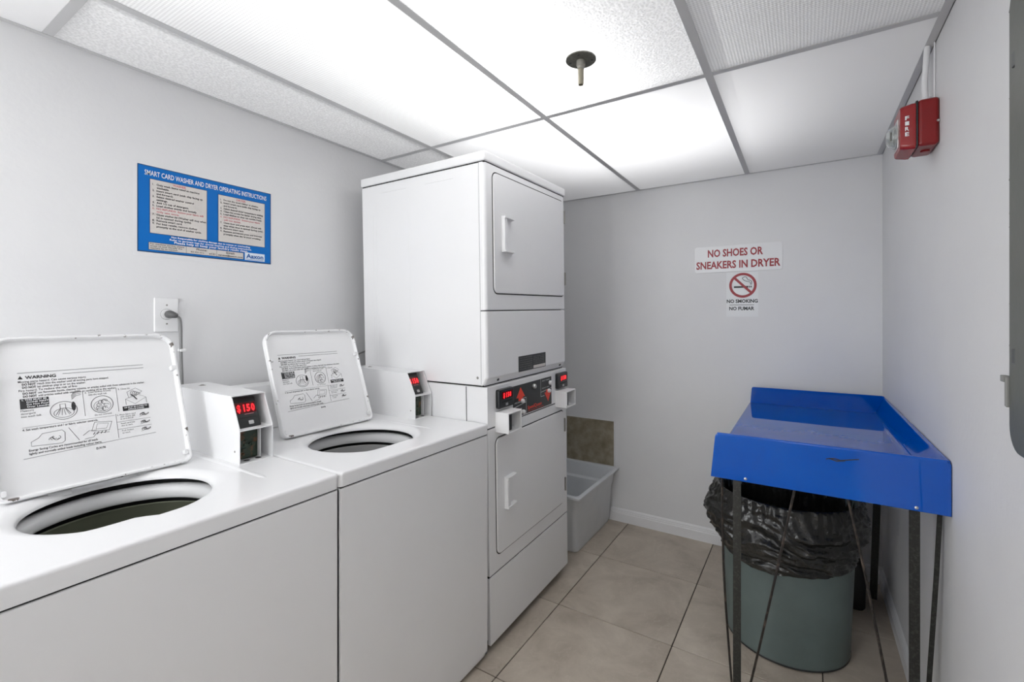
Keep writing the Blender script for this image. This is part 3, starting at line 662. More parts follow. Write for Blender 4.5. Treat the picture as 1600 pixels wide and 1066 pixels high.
raw('decal_print', rb_, mat('decal_red', (0.85, 0.055, 0.025), 0.4), dec); raw('decal_print', wb, WINK, dec)
for ss, hh, rr_ in ((0.350, 0.983, 0.011), (0.250, 0.935, 0.009), (0.255, 0.888, 0.009), (0.502, 0.978, 0.010), (0.488, 0.942, 0.009)):
    bm = bmesh.new(); lathe(bm, [(rr_, 0), (rr_, 0.008), (rr_ * 0.75, 0.012), (0.0004, 0.0125)], (0, 0, 0), 18, frame((0.001, ss, hh), (0, 1, 0), (0, 0, 1))); obj('control_button', bm, PLAST if ss != 0.35 else STEEL, dt, True)
for s0, s1, h0 in ((0.056, 0.164, 0.936), (0.562, 0.668, 0.937)):
    bm = bmesh.new(); slab(bm, F, s0, h0, s1, h0 + 0.075, 0.008, 0.016, 0.004, 4, 0.0); cr = obj('card_reader', bm, BLKP, dt, True)
    bm = bmesh.new(); Fd = Matrix.Translation((0.0164, 0, 0)) @ F
    slab(bm, Fd, s0 + 0.02, h0 + 0.036, s1 - 0.012, h0 + 0.065, 0.002, 0.0006, 0, 2); obj('display_window', bm, LEDG, cr)
    bm = bmesh.new()
    for k, ch in enumerate('$150'): add_text(bm, Fd, ch, s0 + 0.028 + 0.0150 * k + (0.005 if ch == '1' else 0), h0 + 0.041, 0.026, 0.004 if ch == '1' else 0.0115, 0.04, z=0.001)
    raw('display_digits', bm, LED, cr)
    bm = bmesh.new(); add_rect(bm, Fd, s0 + 0.02, h0 + 0.024, s1 - 0.015, h0 + 0.027, 0.0005); raw('reader_slot', bm, DARK, cr)
    bm = bmesh.new(); slab(bm, Fd, s0 + 0.045, h0 + 0.008, s0 + 0.062, h0 + 0.018, 0.002, 0.001, 0, 2); obj('latch', bm, STEEL, cr)
# card cups below each reader: open-fronted square boxes
for s0, h0 in ((0.050, 0.846), (0.560, 0.850)):
    s1 = s0 + 0.100; h1 = h0 + 0.080; bm = bmesh.new(); t_ = 0.006; X1 = 0.062
    fbox(bm, s0, h0, s0 + t_, h1, -0.002, X1, 0.0015, 1); fbox(bm, s1 - t_, h0, s1, h1, -0.002, X1, 0.0015, 1)
    fbox(bm, s0 + t_ * 0.5, h0, s1 - t_ * 0.5, h0 + t_, -0.002, X1, 0.0015, 1); fbox(bm, s0 + t_ * 0.5, h1 - t_, s1 - t_ * 0.5, h1, -0.002, X1, 0.0015, 1)
    cup = obj('card_cup', bm, PLAST, dt)
    bm = bmesh.new(); fbox(bm, s0 + t_, h0 + t_, s0 + 0.050, h1 - t_, 0.0, 0.045); obj('cup_insert', bm, BLKP, cup)
    bm = bmesh.new(); fbox(bm, s0 + 0.055, h0 + t_, s1 - t_, h1 - t_, 0.0, 0.005); obj('cup_back', bm, PLAST, cup)

# ------------------------------------------------------------------ laundry sink and the tile above it
sk = thing('laundry_sink', 'low white plastic laundry sink on the floor between the stacked dryer and the back wall', 'sink', (0.50, 2.55, 0))
bm = bmesh.new()
def sl_(x0, y0, x1, y1, r, z): return [(p[0] - 0.50, p[1] - 2.55, z) for p in rrect(x0, y0, x1, y1, r, 6)]
loft(bm, [sl_(0.245, 2.315, 0.765, 2.815, 0.03, 0.0), sl_(0.237, 2.300, 0.772, 2.818, 0.03, 0.02), sl_(0.212, 2.272, 0.786, 2.820, 0.03, 0.235), sl_(0.206, 2.263, 0.795, 2.821, 0.03, 0.262), sl_(0.197, 2.246, 0.803, 2.822, 0.03, 0.318),
          sl_(0.188, 2.232, 0.812, 2.823, 0.02, 0.330), sl_(0.174, 2.214, 0.829, 2.826, 0.012, 0.333), sl_(0.173, 2.213, 0.830, 2.8265, 0.012, 0.343), sl_(0.178, 2.218, 0.826, 2.823, 0.012, 0.346),
          sl_(0.200, 2.240, 0.806, 2.803, 0.02, 0.344), sl_(0.207, 2.247, 0.800, 2.797, 0.022, 0.336), sl_(0.222, 2.270, 0.788, 2.785, 0.03, 0.262), sl_(0.240, 2.290, 0.775, 2.765, 0.03, 0.252), sl_(0.262, 2.322, 0.756, 2.748, 0.04, 0.07), sl_(0.300, 2.36, 0.72, 2.71, 0.05, 0.052)])
obj('basin', bm, SINKM, sk, True)
bm = bmesh.new(); lathe(bm, [(0.035, 0.0), (0.033, 0.003), (0.022, 0.001), (0.0005, 0.0005)], (0.01, -0.01, 0.0525), 24); obj('drain', bm, STEEL, sk, True)
t = thing('wall_tile', 'single square brown stone-look tile on the back wall above the laundry sink', 'tile', (0.6245, BY, 0.465))
bm = bmesh.new(); slab(bm, frame((0, 0, 0), (1, 0, 0), (0, 0, 1)), -0.166, -0.166, 0.166, 0.166, 0.001, 0.009, 0.0015, 1); obj('tile_face', bm, STONE, t)
bm = bmesh.new()
for a, b in (((-0.171, -0.0075, 0.166), (0.171, 0, 0.172)), ((0.166, -0.0075, -0.171), (0.172, 0, 0.172)), ((-0.172, -0.0075, -0.171), (-0.166, 0, 0.172))): add_box(bm, a, b)
obj('caulk_edge', bm, TRIMW, t)

# ------------------------------------------------------------------ blue folding table
tb = thing('folding_table', 'bright blue fibreglass laundry folding table on black metal legs against the right wall', 'table', (1.86, 2.16, 0))
O = Vector((1.86, 2.16, 0))
def tp(x, y, z): return Vector((x, y, z)) - O
# tray surface with the wall guard as one curved sheet; sections at y, running left to right
T0, T1 = 1.600, 2.735
def sect(y, dz=0.0, din=0.0):
    p = [(1.578, 0.838), (1.581, 0.8445), (1.588, 0.846), (1.72, 0.8455), (1.90, 0.845), (2.096, 0.8452), (2.106, 0.8465), (2.112, 0.850), (2.1165, 0.858), (2.1365, 0.910), (2.1385, 0.917), (2.142, 0.9225), (2.1455, 0.9235), (2.1475, 0.9215), (2.1475, 0.912)]
    q = [(2.1445, 0.905), (2.142, 0.895), (2.125, 0.852), (2.118, 0.842), (2.10, 0.838), (1.59, 0.838)]
    return [tp(x, y, z) for x, z in p + q]
bm = bmesh.new(); loft(bm, [sect(T0), sect(T0 + 0.3), sect(T1 - 0.3), sect(T1)]); top = obj('table_top', bm, BLUE, tb, True)
# end panels: flared sheets standing above and hanging below the surface
def endpanel(yc, zt, zb, xl_t, xl_b, xr_t, xr_b, name, s=1):
    bm = bmesh.new(); th = 0.010
    def lp(i, dy):
        pts = [(xl_b + i, zb + i), (xr_b - i, zb + i), (xr_t - i, zt - 0.008), (xr_t - 0.003 - i, zt - 0.002 - i), (xr_t - 0.010 - i, zt - i), (xl_t + 0.008 + i, zt - i), (xl_t + 0.002 + i, zt - 0.003 - i), (xl_t + i, zt - 0.009)]
        return [tp(x, yc + dy, z) for x, z in pts]
    loft(bm, [lp(0.002, 0), lp(0.0, 0.002), lp(0.0, th - 0.002), lp(0.002, th)]); return obj(name, bm, BLUE, tb, True)
fp = endpanel(1.590, 0.9215, 0.7815, 1.5835, 1.571, 2.1480, 2.1485, 'front_panel')
bp_ = endpanel(2.735, 0.928, 0.80, 1.5895, 1.580, 2.1470, 2.1485, 'back_panel')
# rolled lip along the inside of the front panel
bm = bmesh.new(); tube(bm, [tp(1.590, 1.5965, 0.9195), tp(2.140, 1.5965, 0.9195)], 0.0062, 12); obj('rolled_lip', bm, BLUE, tb, True)
bm = bmesh.new(); Mf = frame(tp(0, 1.5898, 0), (1, 0, 0), (0, 0, 1)); random.seed(2)
add_stroke(bm, Mf, [(1.880, 0.888), (1.900, 0.893), (1.915, 0.889), (1.935, 0.894), (1.957, 0.899)], 0.003); add_stroke(bm, Mf, [(1.888, 0.891), (1.905, 0.886), (1.925, 0.890)], 0.004)
raw('crack', bm, TINK, fp)
for xx, zz in ((1.672, 0.792), (2.079, 0.791)):
    bm = bmesh.new(); lathe(bm, [(0.0045, 0), (0.004, 0.002), (0.0005, 0.003)], (0, 0, 0), 12, frame(tp(xx, 1.590, zz), (1, 0, 0), (0, 0, 1))); obj('bolt', bm, STEEL, tb)
def angle_leg(xt, yt, xb_, yb_, zt=0.836, w=0.023, flip=1):
    bm = bmesh.new(); t_ = 0.003
    poly = [(0, 0), (w, 0), (w, t_), (t_, t_), (t_, w), (0, w)]
    if flip < 0: poly = [(w - a, b) for a, b in poly]
    loft(bm, [[tp(xb_ + a, yb_ + b, 0.001) for a, b in poly], [tp(xt + a, yt + b, zt) for a, b in poly]]); return obj('leg', bm, LEGM, tb)
angle_leg(1.634, 1.612, 1.634, 1.612); angle_leg(2.067, 1.612, 2.067, 1.612, flip=-1)
angle_leg(1.640, 2.66, 1.640, 2.66); angle_leg(2.108, 2.66, 2.082, 2.66, w=0.028, flip=-1)
def rod(name, pts, r=0.0036, m_=RODM):
    bm = bmesh.new(); tube(bm, spline([tp(*p) for p in pts], 5), r, 8); obj(name, bm, m_, tb, True)
rod('brace_rod', [(1.593, 1.66, 0.838), (1.595, 1.66, 0.75), (1.601, 1.66, 0.435), (1.624, 1.66, 0.092), (1.634, 1.645, 0.02)])
rod('brace_rod', [(1.815, 1.66, 0.838), (1.801, 1.66, 0.757), (1.740, 1.66, 0.42), (1.681, 1.66, 0.116), (1.655, 1.645, 0.02)])
rod('brace_rod', [(1.920, 1.66, 0.838), (1.938, 1.66, 0.752), (1.977, 1.66, 0.549), (2.026, 1.66, 0.261), (2.066, 1.645, 0.03)])
bm = bmesh.new(); rr_ = [(2.1385, 0.838), (2.138, 0.758), (2.131, 0.593), (2.116, 0.298), (2.092, 0.02)]
loft(bm, [[tp(x - 0.0055, 1.657, z), tp(x + 0.0055, 1.657, z), tp(x + 0.0055, 1.660, z), tp(x - 0.0055, 1.660, z)] for x, z in rr_]); obj('brace_strap', bm, LEGM, tb)
for z0 in (0.828,):
    bm = bmesh.new(); add_box(bm, tp(1.63, 1.612, z0), tp(2.12, 1.63, z0 + 0.009)); obj('cross_bar', bm, LEGM, tb); bm = bmesh.new(); add_box(bm, tp(1.63, 2.66, z0), tp(2.13, 2.68, z0 + 0.009)); obj('cross_bar', bm, LEGM, tb)

# ------------------------------------------------------------------ trash can with its liner
CC = Vector((1.76, 2.18, 0))
cn = thing('trash_can', 'round grey-green plastic trash can lined with a black bag under the blue table', 'trash can', CC)
bm = bmesh.new(); lathe(bm, [(0.200, 0.0), (0.214, 0.004), (0.218, 0.014), (0.228, 0.25), (0.240, 0.56), (0.250, 0.565), (0.252, 0.590), (0.246, 0.596), (0.238, 0.590), (0.234, 0.55), (0.210, 0.03), (0.0005, 0.02)], (0, 0, 0), 72)
obj('can_body', bm, CAN, cn, True)
bm = bmesh.new(); lathe(bm, [(0.2195, 0.006), (0.2205, 0.009), (0.2195, 0.012)], (0, 0, 0), 72); obj('base_rim', bm, TINK, cn, True)
bm = bmesh.new(); N = 240; rows = []
prof = [(0.222, 0.30), (0.226, 0.36), (0.229, 0.42), (0.232, 0.47), (0.235, 0.52), (0.240, 0.565), (0.246, 0.594), (0.252, 0.604), (0.259, 0.602), (0.264, 0.590)]
NO = 44
for j in range(NO):
    t_ = j / (NO - 1); z = 0.582 - 0.236 * t_
    prof.append((0.262 + 0.020 * math.sin(PI * min(1, t_ * 1.15 + 0.02)) - 0.016 * t_ ** 2, z))
nin = 7
for i, (r, z) in enumerate(prof):
    row = []
    for k in range(N):
        a = 2 * PI * k / N; ca, sa = math.cos(a), math.sin(a); out = i >= nin
        u_ = max(0, (i - nin)) / (len(prof) - 1 - nin)
        sag = 0.05 * math.sin(a * 1.0 + 0.6) + 0.03 * math.sin(2 * a + 2)
        # folds run round the can and sag towards the front; sharp valleys between them
        q = (z + sag) * 30 + 1.6 * noise.noise(Vector((ca * 1.6, sa * 1.6, z * 6)))
        ridge = 1 - abs(noise.noise(Vector((ca * 1.8 + 7, sa * 1.8, q)))) * 3.2
        ridge2 = 1 - abs(noise.noise(Vector((ca * 5 + 2, sa * 5, q * 1.8)))) * 3.0
        w = 0.011 * ridge + 0.0055 * ridge2 - 0.009
        w += noise.noise(Vector((ca * 14, sa * 14, z * 30))) * 0.004
        amp = min(1, u_ * 3 + 0.2) * (1 - 0.5 * max(0, u_ - 0.8) / 0.2)
        ph = 52 * a + 5 * noise.noise(Vector((a * 3, 0, 0)))
        pleat = math.sin(ph) * 0.003 * max(0, 1 - abs(z - 0.585) / 0.07)
        slack = 0.026 * max(0, math.cos(a - PI * 1.02)) ** 2 * math.sin(PI * min(1, u_ * 1.02)) - 0.012 * max(0, math.cos(a + 0.1)) ** 3 * u_
        if out: R = max(r + w * amp + pleat + slack, 0.243 + 0.012 * (z > 0.553) - 0.010 * (0.58 - min(z, .58)) / 0.24)
        else: R = r - 0.004 - 0.012 * abs(noise.noise(Vector((a * 6, z * 5, 2)))) * min(1, (nin - 1 - i) * 0.5) + math.sin(ph) * 0.0015
        zz = z
        if out: zz += (0.012 * noise.noise(Vector((ca * 1.6 + 5, sa * 1.6, 0))) + 0.012 * max(0, math.cos(a - PI * 0.9)) + 0.016 * max(0, math.cos(a + 0.2))) * u_ ** 1.5
        row.append((R * ca, R * sa, zz))
    rows.append(row)
loft(bm, rows, True, False)
bag = obj('bin_liner', bm, BAG, cn, False); bag.data.shade_smooth()
bag.modifiers.clear() if hasattr(bag.modifiers, 'clear') else None

# black cloth bundle on the floor behind the can
bm = bmesh.new(); rows = []
for i, (s_, z) in enumerate(((0.92, 0.0), (1.0, 0.01), (1.02, 0.10), (0.99, 0.17), (0.90, 0.205), (0.62, 0.225), (0.25, 0.23))):
    rows.append([((0.075 * s_ * (abs(math.cos(a)) ** 0.5) * math.copysign(1, math.cos(a)) + 0.005 * noise.noise(Vector((a, z * 20, 1)))) , (0.085 * s_ * (abs(math.sin(a)) ** 0.5) * math.copysign(1, math.sin(a)) + 0.004 * noise.noise(Vector((a, z * 20, 4)))), z) for a in [2 * PI * k / 40 for k in range(40)]])
loft(bm, rows)
tag(obj('black_bag', bm, mat('matte_black_film', (0.006, 0.006, 0.006), 0.5, bump=(20, 0.4, 0.01)), None, True, (1.985, 2.60, 0)), 'small black bundled bag on the floor behind the trash can, beside the rear table leg', 'bag')

# ------------------------------------------------------------------ wall signs
# blue instruction poster on the left wall
ps = thing('instruction_poster', 'blue smart card laundry operating instructions poster on the left wall above the washers', 'poster', (0, 0.606, 1.510))
PM = frame((0, 0, 0), (0, 1, 0), (0, 0, 1)); PW, PH = 0.438, 0.285
bm = bmesh.new(); slab(bm, PM, -0.010, -0.013, PW + 0.004, PH + 0.004, 0.002, 0.0008, 0, 1, 0.0002); obj('clear_backing', bm, mat('poster_margin', (0.70, 0.70, 0.71), 0.35), ps)
bm = bmesh.new(); slab(bm, PM, 0, 0, PW, PH, 0.001, 0.0014, 0, 1); obj('dark_border', bm, DKBL, ps)
def L_(z): return Matrix.Translation((z, 0, 0)) @ PM
bm = bmesh.new(); slab(bm, PM, 0.003, 0.004, PW - 0.003, PH - 0.003, 0.001, 0.0018, 0, 1); obj('blue_sheet', bm, BPOST, ps)
A = L_(0.0021); B_ = L_(0.0025)
LP = (0.034, 0.065, 0.203, 0.242); RP = (0.242, 0.066, 0.412, 0.238)
for x0, y0, x1, y1 in (LP, RP, (0.031, 0.010, 0.138, 0.033), (0.139, 0.010, 0.236, 0.033), (0.237, 0.010, 0.330, 0.033)):
    bm = bmesh.new(); add_rect(bm, A, x0 - 0.0018, y0 - 0.0018, x1 + 0.0018, y1 + 0.0018); raw('panel_border', bm, DKBL, ps)
    bm = bmesh.new(); add_rect(bm, B_, x0, y0, x1, y1); raw('text_panel', bm, CREAM, ps)
bm = bmesh.new(); add_rect(bm, B_, 0.336, 0.008, 0.412, 0.037); raw('logo_panel', bm, mat('logo_white', (0.66, 0.74, 0.82), 0.5), ps)
C_ = L_(0.0029)
wb = bmesh.new(); add_text(wb, C_, 'SMART CARD WASHER AND DRYER OPERATING INSTRUCTIONS', PW / 2, 0.253, 0.0235, 0.400, 0.010, 'c')
for s, y, sz, wd in (('Not Responsible for clothing damage due to misuse or overloading.', 0.0555, 0.0085, 0.262), ('Refer to garment tags for special washing and drying instructions.', 0.0465, 0.0085, 0.272), ('Please help to keep your laundry room clean.', 0.0375, 0.0105, 0.245)):
    add_text(wb, C_, s, 0.225, y, sz, wd, 0.02, 'c')
raw('lettering', wb, WINK, ps)
kb = bmesh.new(); rb_ = bmesh.new()
def lines(x, ytop, rows_, lh, sz, xe):
    y = ytop
    for num, s, red, wd in rows_:
        tgt = rb_ if red else kb
        if num: add_text(tgt, C_, num, x, y, sz, None, 0.02)
        add_text(tgt, C_, s, x + 0.0115, y, sz, wd, 0.022)
        y -= lh
add_text(rb_, C_, 'WASHER', 0.118, 0.2325, 0.0095, 0.040, 0.03, 'c')
lines(0.040, 0.2235, [('1.', 'Only wash items rated as machine', 0, .128), ('', 'washable.', 0, .036), ('2.', 'Insert smart card (with chip facing up', 0, .138), ('', 'and forward).', 0, .048), ('3.', 'Select desired washer control', 0, .110), ('', 'settings.', 0, .032), ('4.', 'Add 1/2 cup of detergent.', 0, .094), ('5.', 'Load clothes evenly and loosely.', 0, .120),
      ('6.', 'NO REFUNDS!  Ensure your fabric will', 1, .140), ('', 'only use once.', 1, .066), ('7.', 'Close washer lid (Washer will stop when', 0, .149), ('', 'lid is opened during cycle).', 0, .103), ('8.', 'Remove smart card.', 0, .075), ('9.', 'For best results, remove clothes', 0, .120), ('', 'promptly at the end of washer cycle.', 0, .134)], 0.0099, 0.0088, 0.2)
add_text(rb_, C_, 'DRYER', 0.322, 0.2280, 0.0095, 0.034, 0.03, 'c')
lines(0.248, 0.2185, [('1.', 'Do not dry wool, rubber or plastics.', 0, .128), ('2.', 'Insert smart card (with chip facing up', 0, .136), ('', 'and forward).', 0, .048), ('3.', 'Select desired dryer temperature setting.', 0, .146), ('4.', 'Clean lint screen for faster drying time.', 0, .140), ('5.', 'Load clothes so they can tumble freely.', 0, .142),
      ('6.', 'NO REFUNDS!  Ensure your fabric', 1, .134), ('', 'will not shrink.', 1, .062), ('7.', 'Close door and press start. (Dryer will', 0, .138), ('', 'stop when door is opened during cycle).', 0, .147), ('8.', 'Remove smart card.', 0, .072), ('9.', 'Remove permanent press and knitwear', 0, .143), ('', 'promptly when dry to avoid wrinkling.', 0, .137)], 0.0105, 0.0088, 0.41)
for k, s in enumerate(('For machine service, please', 'email us and identify the', 'machine by its number.')): add_text(kb, C_, s, 0.034, 0.0265 - 0.0068 * k, 0.0072, (0.098, 0.092, 0.08)[k], 0.015)
add_text(kb, C_, 'Phone:', 0.187, 0.0235, 0.010, 0.034, 0.02, 'c'); add_text(kb, C_, '800 826-1012', 0.152, 0.0140, 0.0072, 0.042, 0.01); add_text(kb, C_, 'x121', 0.210, 0.0140, 0.0085, 0.021, 0.02)
add_text(kb, C_, 'Email:', 0.284, 0.0235, 0.010, 0.030, 0.02, 'c'); add_text(kb, C_, 'service@aaxon.com', 0.284, 0.0135, 0.0085, 0.086, 0.02, 'c')
raw('lettering', kb, TINK, ps); raw('lettering', rb_, PINK, ps)
bm = bmesh.new(); add_text(bm, C_, 'Aaxon', 0.374, 0.0165, 0.0225, 0.066, 0.035, 'c'); add_rect(bm, C_, 0.340, 0.0110, 0.408, 0.0125); raw('logo_lettering', bm, mat('logo_blue', (0.01, 0.09, 0.32), 0.4), ps)
# back wall signs
sg = thing('dryer_rule_sign', 'white plastic sign with red letters about shoes and sneakers on the back wall', 'sign', (1.506, BY, 1.631), (0, math.radians(0.2), 0))
SM = frame((0, 0, 0), (1, 0, 0), (0, 0, 1))
bm = bmesh.new(); slab(bm, SM, -0.223, -0.075, 0.223, 0.075, 0.014, 0.0035, 0.001, 5); obj('sign_board', bm, mat('sign_white', (0.74, 0.74, 0.75), 0.3), sg, True)
def SZ(d): return Matrix.Translation((0, -d, 0)) @ SM
bm = bmesh.new(); add_text(bm, SZ(0.004), 'NO SHOES OR', -0.010, 0.014, 0.058, 0.282, 0.03, 'c'); add_text(bm, SZ(0.004), 'SNEAKERS IN DRYER', 0.0, -0.053, 0.058, 0.427, 0.03, 'c'); raw('lettering', bm, RINK, sg)
ns = thing('no_smoking_sign', 'small white no smoking sticker with red prohibition circle below the shoe sign', 'sign', (1.535, BY, 1.4275))
bm = bmesh.new(); slab(bm, SM, -0.082, -0.124, 0.079, 0.124, 0.002, 0.0012, 0, 1); obj('sticker', bm, mat('sticker_white', (0.72, 0.73, 0.74), 0.4), ns)
cyy = 0.050
bm = bmesh.new(); add_stroke(bm, SZ(0.0022), ell(0.002, cyy, 0.0625, 0.0625, 48), 0.0135, closed=True); add_stroke(bm, SZ(0.0024), [(0.002 - 0.044, cyy + 0.044), (0.002 + 0.044, cyy - 0.044)], 0.013); raw('prohibition_ring', bm, RINK, ns)
bm = bmesh.new(); add_rect(bm, SZ(0.0016), -0.043, cyy - 0.014, 0.030, cyy - 0.004); add_rect(bm, SZ(0.0016), 0.033, cyy - 0.014, 0.038, cyy - 0.004); add_rect(bm, SZ(0.0016), 0.041, cyy - 0.014, 0.046, cyy - 0.004)
add_stroke(bm, SZ(0.0018), [(p.x, p.y) for p in spline([(0.040, cyy + 0.002, 0), (0.038, cyy + 0.016, 0), (0.020, cyy + 0.022, 0), (0.008, cyy + 0.028, 0), (0.000, cyy + 0.040, 0), (0.012, cyy + 0.047, 0)], 6)], 0.003)
add_stroke(bm, SZ(0.0018), [(p.x, p.y) for p in spline([(0.046, cyy + 0.002, 0), (0.045, cyy + 0.022, 0), (0.028, cyy + 0.030, 0), (0.020, cyy + 0.044, 0), (0.012, cyy + 0.047, 0)], 6)], 0.003)
add_text(bm, SZ(0.0016), 'NO SMOKING', -0.002, -0.047, 0.0265, 0.156, 0.035, 'c'); add_rect(bm, SZ(0.0016), -0.066, -0.0605, 0.058, -0.0580); add_text(bm, SZ(0.0016), 'NO FUMAR', -0.004, -0.088, 0.0265, 0.126, 0.035, 'c')
raw('lettering', bm, TINK, ns)

# ------------------------------------------------------------------ outlet with plug and cord
ol_ = thing('power_outlet', 'white single receptacle wall outlet on the left wall below the poster', 'outlet', (0, 0.6855, 1.304))
bm = bmesh.new(); slab(bm, PM, -0.0345, -0.057, 0.0345, 0.057, 0.003, 0.006, 0.003, 3); obj('cover_plate', bm, PLAST, ol_, True)
bm = bmesh.new(); lathe(bm, [(0.0175, 0.0055), (0.0175, 0.0085), (0.0160, 0.009), (0.0004, 0.009)], (0, 0, 0), 28, Matrix.Translation((0, 0.0, 0.002)) @ PM); obj('receptacle', bm, PLAST, ol_, True)
bm = bmesh.new(); lathe(bm, [(0.0183, 0.0061), (0.0175, 0.0063)], (0, 0, 0), 28, Matrix.Translation((0, 0.0, 0.002)) @ PM); obj('receptacle_gap', bm, DARK, ol_)
for dz in (-0.030, 0.033):
    bm = bmesh.new(); lathe(bm, [(0.003, 0.006), (0.002, 0.0072), (0.0004, 0.0074)], (0, 0, 0), 10, Matrix.Translation((0, 0, dz)) @ PM); obj('screw', bm, BRACKET, ol_)
pc = thing('plug_and_cord', 'grey power plug and cord hanging from the wall outlet down behind the washers', 'cord', (0.0, 0.688, 1.306))
bm = bmesh.new(); tube(bm, [(0.0115, 0, 0), (0.020, 0.0, 0), (0.030, 0.002, -0.001), (0.036, 0.008, -0.003), (0.037, 0.016, -0.006)], [0.012, 0.0135, 0.012, 0.010, 0.007], 14); obj('plug', bm, mat('dark_grey_plastic', (0.09, 0.09, 0.09), 0.45), pc, True)
bm = bmesh.new(); tube(bm, spline([(0.037, 0.014, -0.005), (0.034, 0.024, -0.016), (0.026, 0.030, -0.045), (0.020, 0.033, -0.09), (0.015, 0.036, -0.16), (0.012, 0.040, -0.25), (0.012, 0.042, -0.36), (0.02, 0.042, -0.52)], 6), 0.0048, 10); obj('cord', bm, CORD, pc, True)
bm = bmesh.new(); add_box(bm, (0.0, 0.030, -0.128), (0.026, 0.048, -0.118), 0.003, 2); obj('cord_clip', bm, PLAST, pc)
bm = bmesh.new(); tube(bm, spline([(0.028, 1.20, 1.02), (0.03, 1.30, 1.06), (0.03, 1.40, 1.10), (0.03, 1.47, 1.13), (0.03, 1.55, 1.14)], 6), 0.004, 8)
pcord = obj('power_cord', bm, CORD, None, True); pcord.parent = dt
pcord.matrix_parent_inverse = (Matrix.Translation(dt.location) @ dt.rotation_euler.to_matrix().to_4x4()).inverted()

# ------------------------------------------------------------------ fire alarm on the right wall
fa = thing('fire_alarm', 'red fire alarm horn strobe with clear lens high on the right wall', 'fire alarm', (RX, 1.78, 1.850))
def fbx(a, b, bev, m_, name, par, sm=True): bm = bmesh.new(); add_box(bm, a, b, bev, 3); return obj(name, bm, m_, par, sm)
fbx((-0.048, -0.062, -0.066), (0.0, 0.060, 0.068), 0.010, REDP, 'back_box', fa)
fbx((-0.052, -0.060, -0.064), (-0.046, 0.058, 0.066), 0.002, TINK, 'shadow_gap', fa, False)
bm = bmesh.new(); My = frame((0, -0.063, 0), (-1, 0, 0), (0, 0, 1))
def fr_(i, x, dz=0): return [Vector((x, -0.063 + i, -0.070 + i + dz)), Vector((x, 0.061 - i, -0.070 + i + dz)), Vector((x, 0.061 - i, 0.064 - i)), Vector((x, -0.063 + i, 0.064 - i))]
loft(bm, [[Vector((x, -0.0005 + q[0], q[1] - 0.002)) for q in rrect(-0.062 + i, -0.068 + i, 0.061 - i, 0.064 - i, 0.012, 5)] for i, x in ((0, -0.052), (0, -0.060), (0.004, -0.082), (0.007, -0.086))])
head = obj('horn_head', bm, REDM, fa, True)
# strobe reflector housing and lens on the front
fbx((-0.088, -0.022, -0.050), (-0.084, 0.044, 0.034), 0.0015, STEEL, 'strobe_base', fa)
bm = bmesh.new(); LZ = Matrix.Translation((-0.0885, 0.008, -0.010)) @ frame((0, 0, 0), (0, -1, 0), (0, 0, 1))
lathe(bm, [(0.034, 0.0), (0.034, 0.004), (0.030, 0.010), (0.028, 0.016), (0.020, 0.021), (0.0005, 0.023), (0.0004, 0.0210), (0.018, 0.019), (0.0255, 0.0145), (0.0275, 0.009), (0.031, 0.0)], (0, 0, 0), 28, LZ); obj('strobe_lens', bm, GLASSY, fa, True)
bm = bmesh.new(); tube(bm, [(-0.100, -0.004, -0.022), (-0.100, -0.004, 0.002), (-0.098, 0.010, 0.006)], 0.003, 8); obj('flash_tube', bm, mat('flash_tube_glass', (0.60, 0.55, 0.35), 0.2), fa, True)
bm = bmesh.new(); Mt = frame((-0.0715, -0.0634, -0.042), (0, 0, 1), (1, 0, 0))
Mt = frame((-0.0735, -0.0628, 0.0), (1, 0, 0), (0, 0, 1))
for k, ch in enumerate('FIRE'): add_text(bm, frame((-0.0675, -0.0622, 0.014 - 0.0155 * k), (0.985, 0.0, 0.0), (0, 0, 1)), ch, -0.004, 0, 0.0155, 0.009, 0.03, 'c', z=0.0009)
raw('lettering', bm, WINK, fa)
bm = bmesh.new(); lathe(bm, [(0.011, 0.0), (0.0115, 0.003), (0.007, 0.004), (0.0005, 0.0035)], (0, 0, 0), 20, Matrix.Translation((-0.022, 0.0, -0.066)) @ Matrix.Rotation(PI, 4, 'X')); obj('knockout', bm, REDP, fa, True)
bm = bmesh.new(); lathe(bm, [(0.004, 0), (0.003, 0.002), (0.0004, 0.002)], (0, 0, 0), 10, frame((-0.004, -0.0625, -0.002), (1, 0, 0), (0, 0, 1))); obj('screw', bm, STEEL, fa)
cd = thing('conduit', 'short white flexible conduit rising from the fire alarm box to the ceiling', 'conduit', (RX - 0.020, 1.775, 1.918))
bm = bmesh.new(); tube(bm, spline([(0, 0, 0.006), (-0.003, 0.002, 0.05), (0.0, 0.006, 0.11), (0.004, 0.008, 0.172)], 6), 0.0075, 14); obj('conduit_pipe', bm, TRIMW, cd, True)
bm = bmesh.new(); lathe(bm, [(0.013, 0.0), (0.0145, 0.002), (0.0145, 0.010), (0.012, 0.012), (0.0125, 0.018), (0.010, 0.020)], (0, 0, 0), 12); obj('connector', bm, TRIMW, cd)
bm = bmesh.new(); tube(bm, [(0.0155, -0.014, -0.0), (0.0158, -0.013, 0.172)], 0.0018, 8); obj('thin_wire_cover', bm, TRIMW, cd, True)

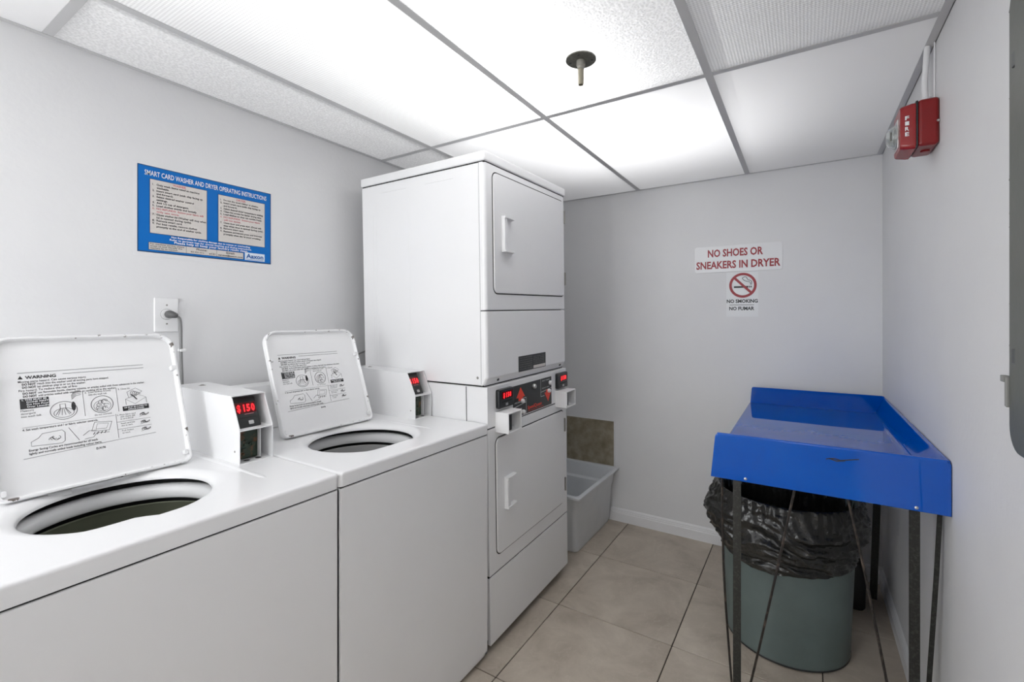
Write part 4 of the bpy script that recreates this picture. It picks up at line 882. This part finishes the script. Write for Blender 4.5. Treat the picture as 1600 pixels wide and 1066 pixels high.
# ------------------------------------------------------------------ ceiling fixture stub
cf = thing('ceiling_pipe_stub', 'dark round flange with a short metal pipe hanging from the ceiling panel', 'fixture', (1.241, 1.31, H))
bm = bmesh.new(); lathe(bm, [(0.046, 0.0028), (0.0465, -0.001), (0.044, -0.003), (0.0005, -0.003)], (0, 0, 0), 36); obj('flange', bm, CANOPY, cf, True)
for a in (0.4, 1.75, 3.3, 4.9):
    bm = bmesh.new(); lathe(bm, [(0.0045, -0.0028), (0.0035, -0.0042), (0.0004, -0.0044)], (0.034 * math.cos(a), 0.034 * math.sin(a), 0), 10); obj('screw', bm, TINK, cf)
bm = bmesh.new(); lathe(bm, [(0.0135, -0.003), (0.0135, -0.018), (0.0105, -0.020), (0.0105, -0.028), (0.007, -0.030)], (0, 0, 0), 20); obj('collar', bm, mat('grey_nut', (0.28, 0.27, 0.24), 0.5, 0.3), cf, True)
bm = bmesh.new(); lathe(bm, [(0.0090, -0.026), (0.0088, -0.074), (0.0080, -0.077), (0.0066, -0.077), (0.0062, -0.066), (0.0004, -0.066)], (0, 0, 0), 18); obj('pipe', bm, mat('old_brass', (0.24, 0.22, 0.165), 0.45, 0.4), cf, True)

# ------------------------------------------------------------------ electrical panel on the right wall
ep = thing('electrical_panel', 'tall grey-green metal panel cover with rounded corners and chipped edge on the right wall', 'panel', (RX - 0.004, 0.978, 1.475))
EM = frame((0, 0, 0), (0, -1, 0), (0, 0, 1))
bm = bmesh.new(); slab(bm, EM, -0.200, -0.420, 0.20, 0.413, 0.045, 0.004, 0.0015, 7); obj('cover_plate', bm, PANELM, ep, True)
bm = bmesh.new(); slab(bm, EM, -0.160, -0.38, 0.16, 0.375, 0.05, 0.004, 0.0015, 7, 0.004); obj('door', bm, PANELM, ep, True)
for zz in (0.272, -0.25):
    bm = bmesh.new(); add_box(bm, (-0.0075, 0.158, zz - 0.013), (-0.004, 0.176, zz + 0.013), 0.001, 1); obj('hinge', bm, BLKP, ep)
bm = bmesh.new(); rr = random.Random(9)
for k in range(26):
    z0 = rr.uniform(-0.36, 0.37); add_poly(bm, EM, [(-0.204 - rr.random() * 0.010, z0), (-0.199, z0 + 0.004), (-0.2, z0 + rr.uniform(0.012, 0.04)), (-0.205 - rr.random() * 0.010, z0 + rr.uniform(0.006, 0.02))], 0.0004)
raw('chipped_paint', bm, mat('bare_plaster_chip', (0.10, 0.10, 0.085), 0.8), ep)
bm = bmesh.new(); add_box(bm, (-0.010, 0.206, -0.30), (-0.001, 0.222, -0.288), 0.001, 1, None); add_box(bm, (-0.008, 0.201, -0.345), (-0.001, 0.209, -0.290), 0.002, 1); obj('latch', bm, mat('grey_latch', (0.22, 0.22, 0.21), 0.5), ep)
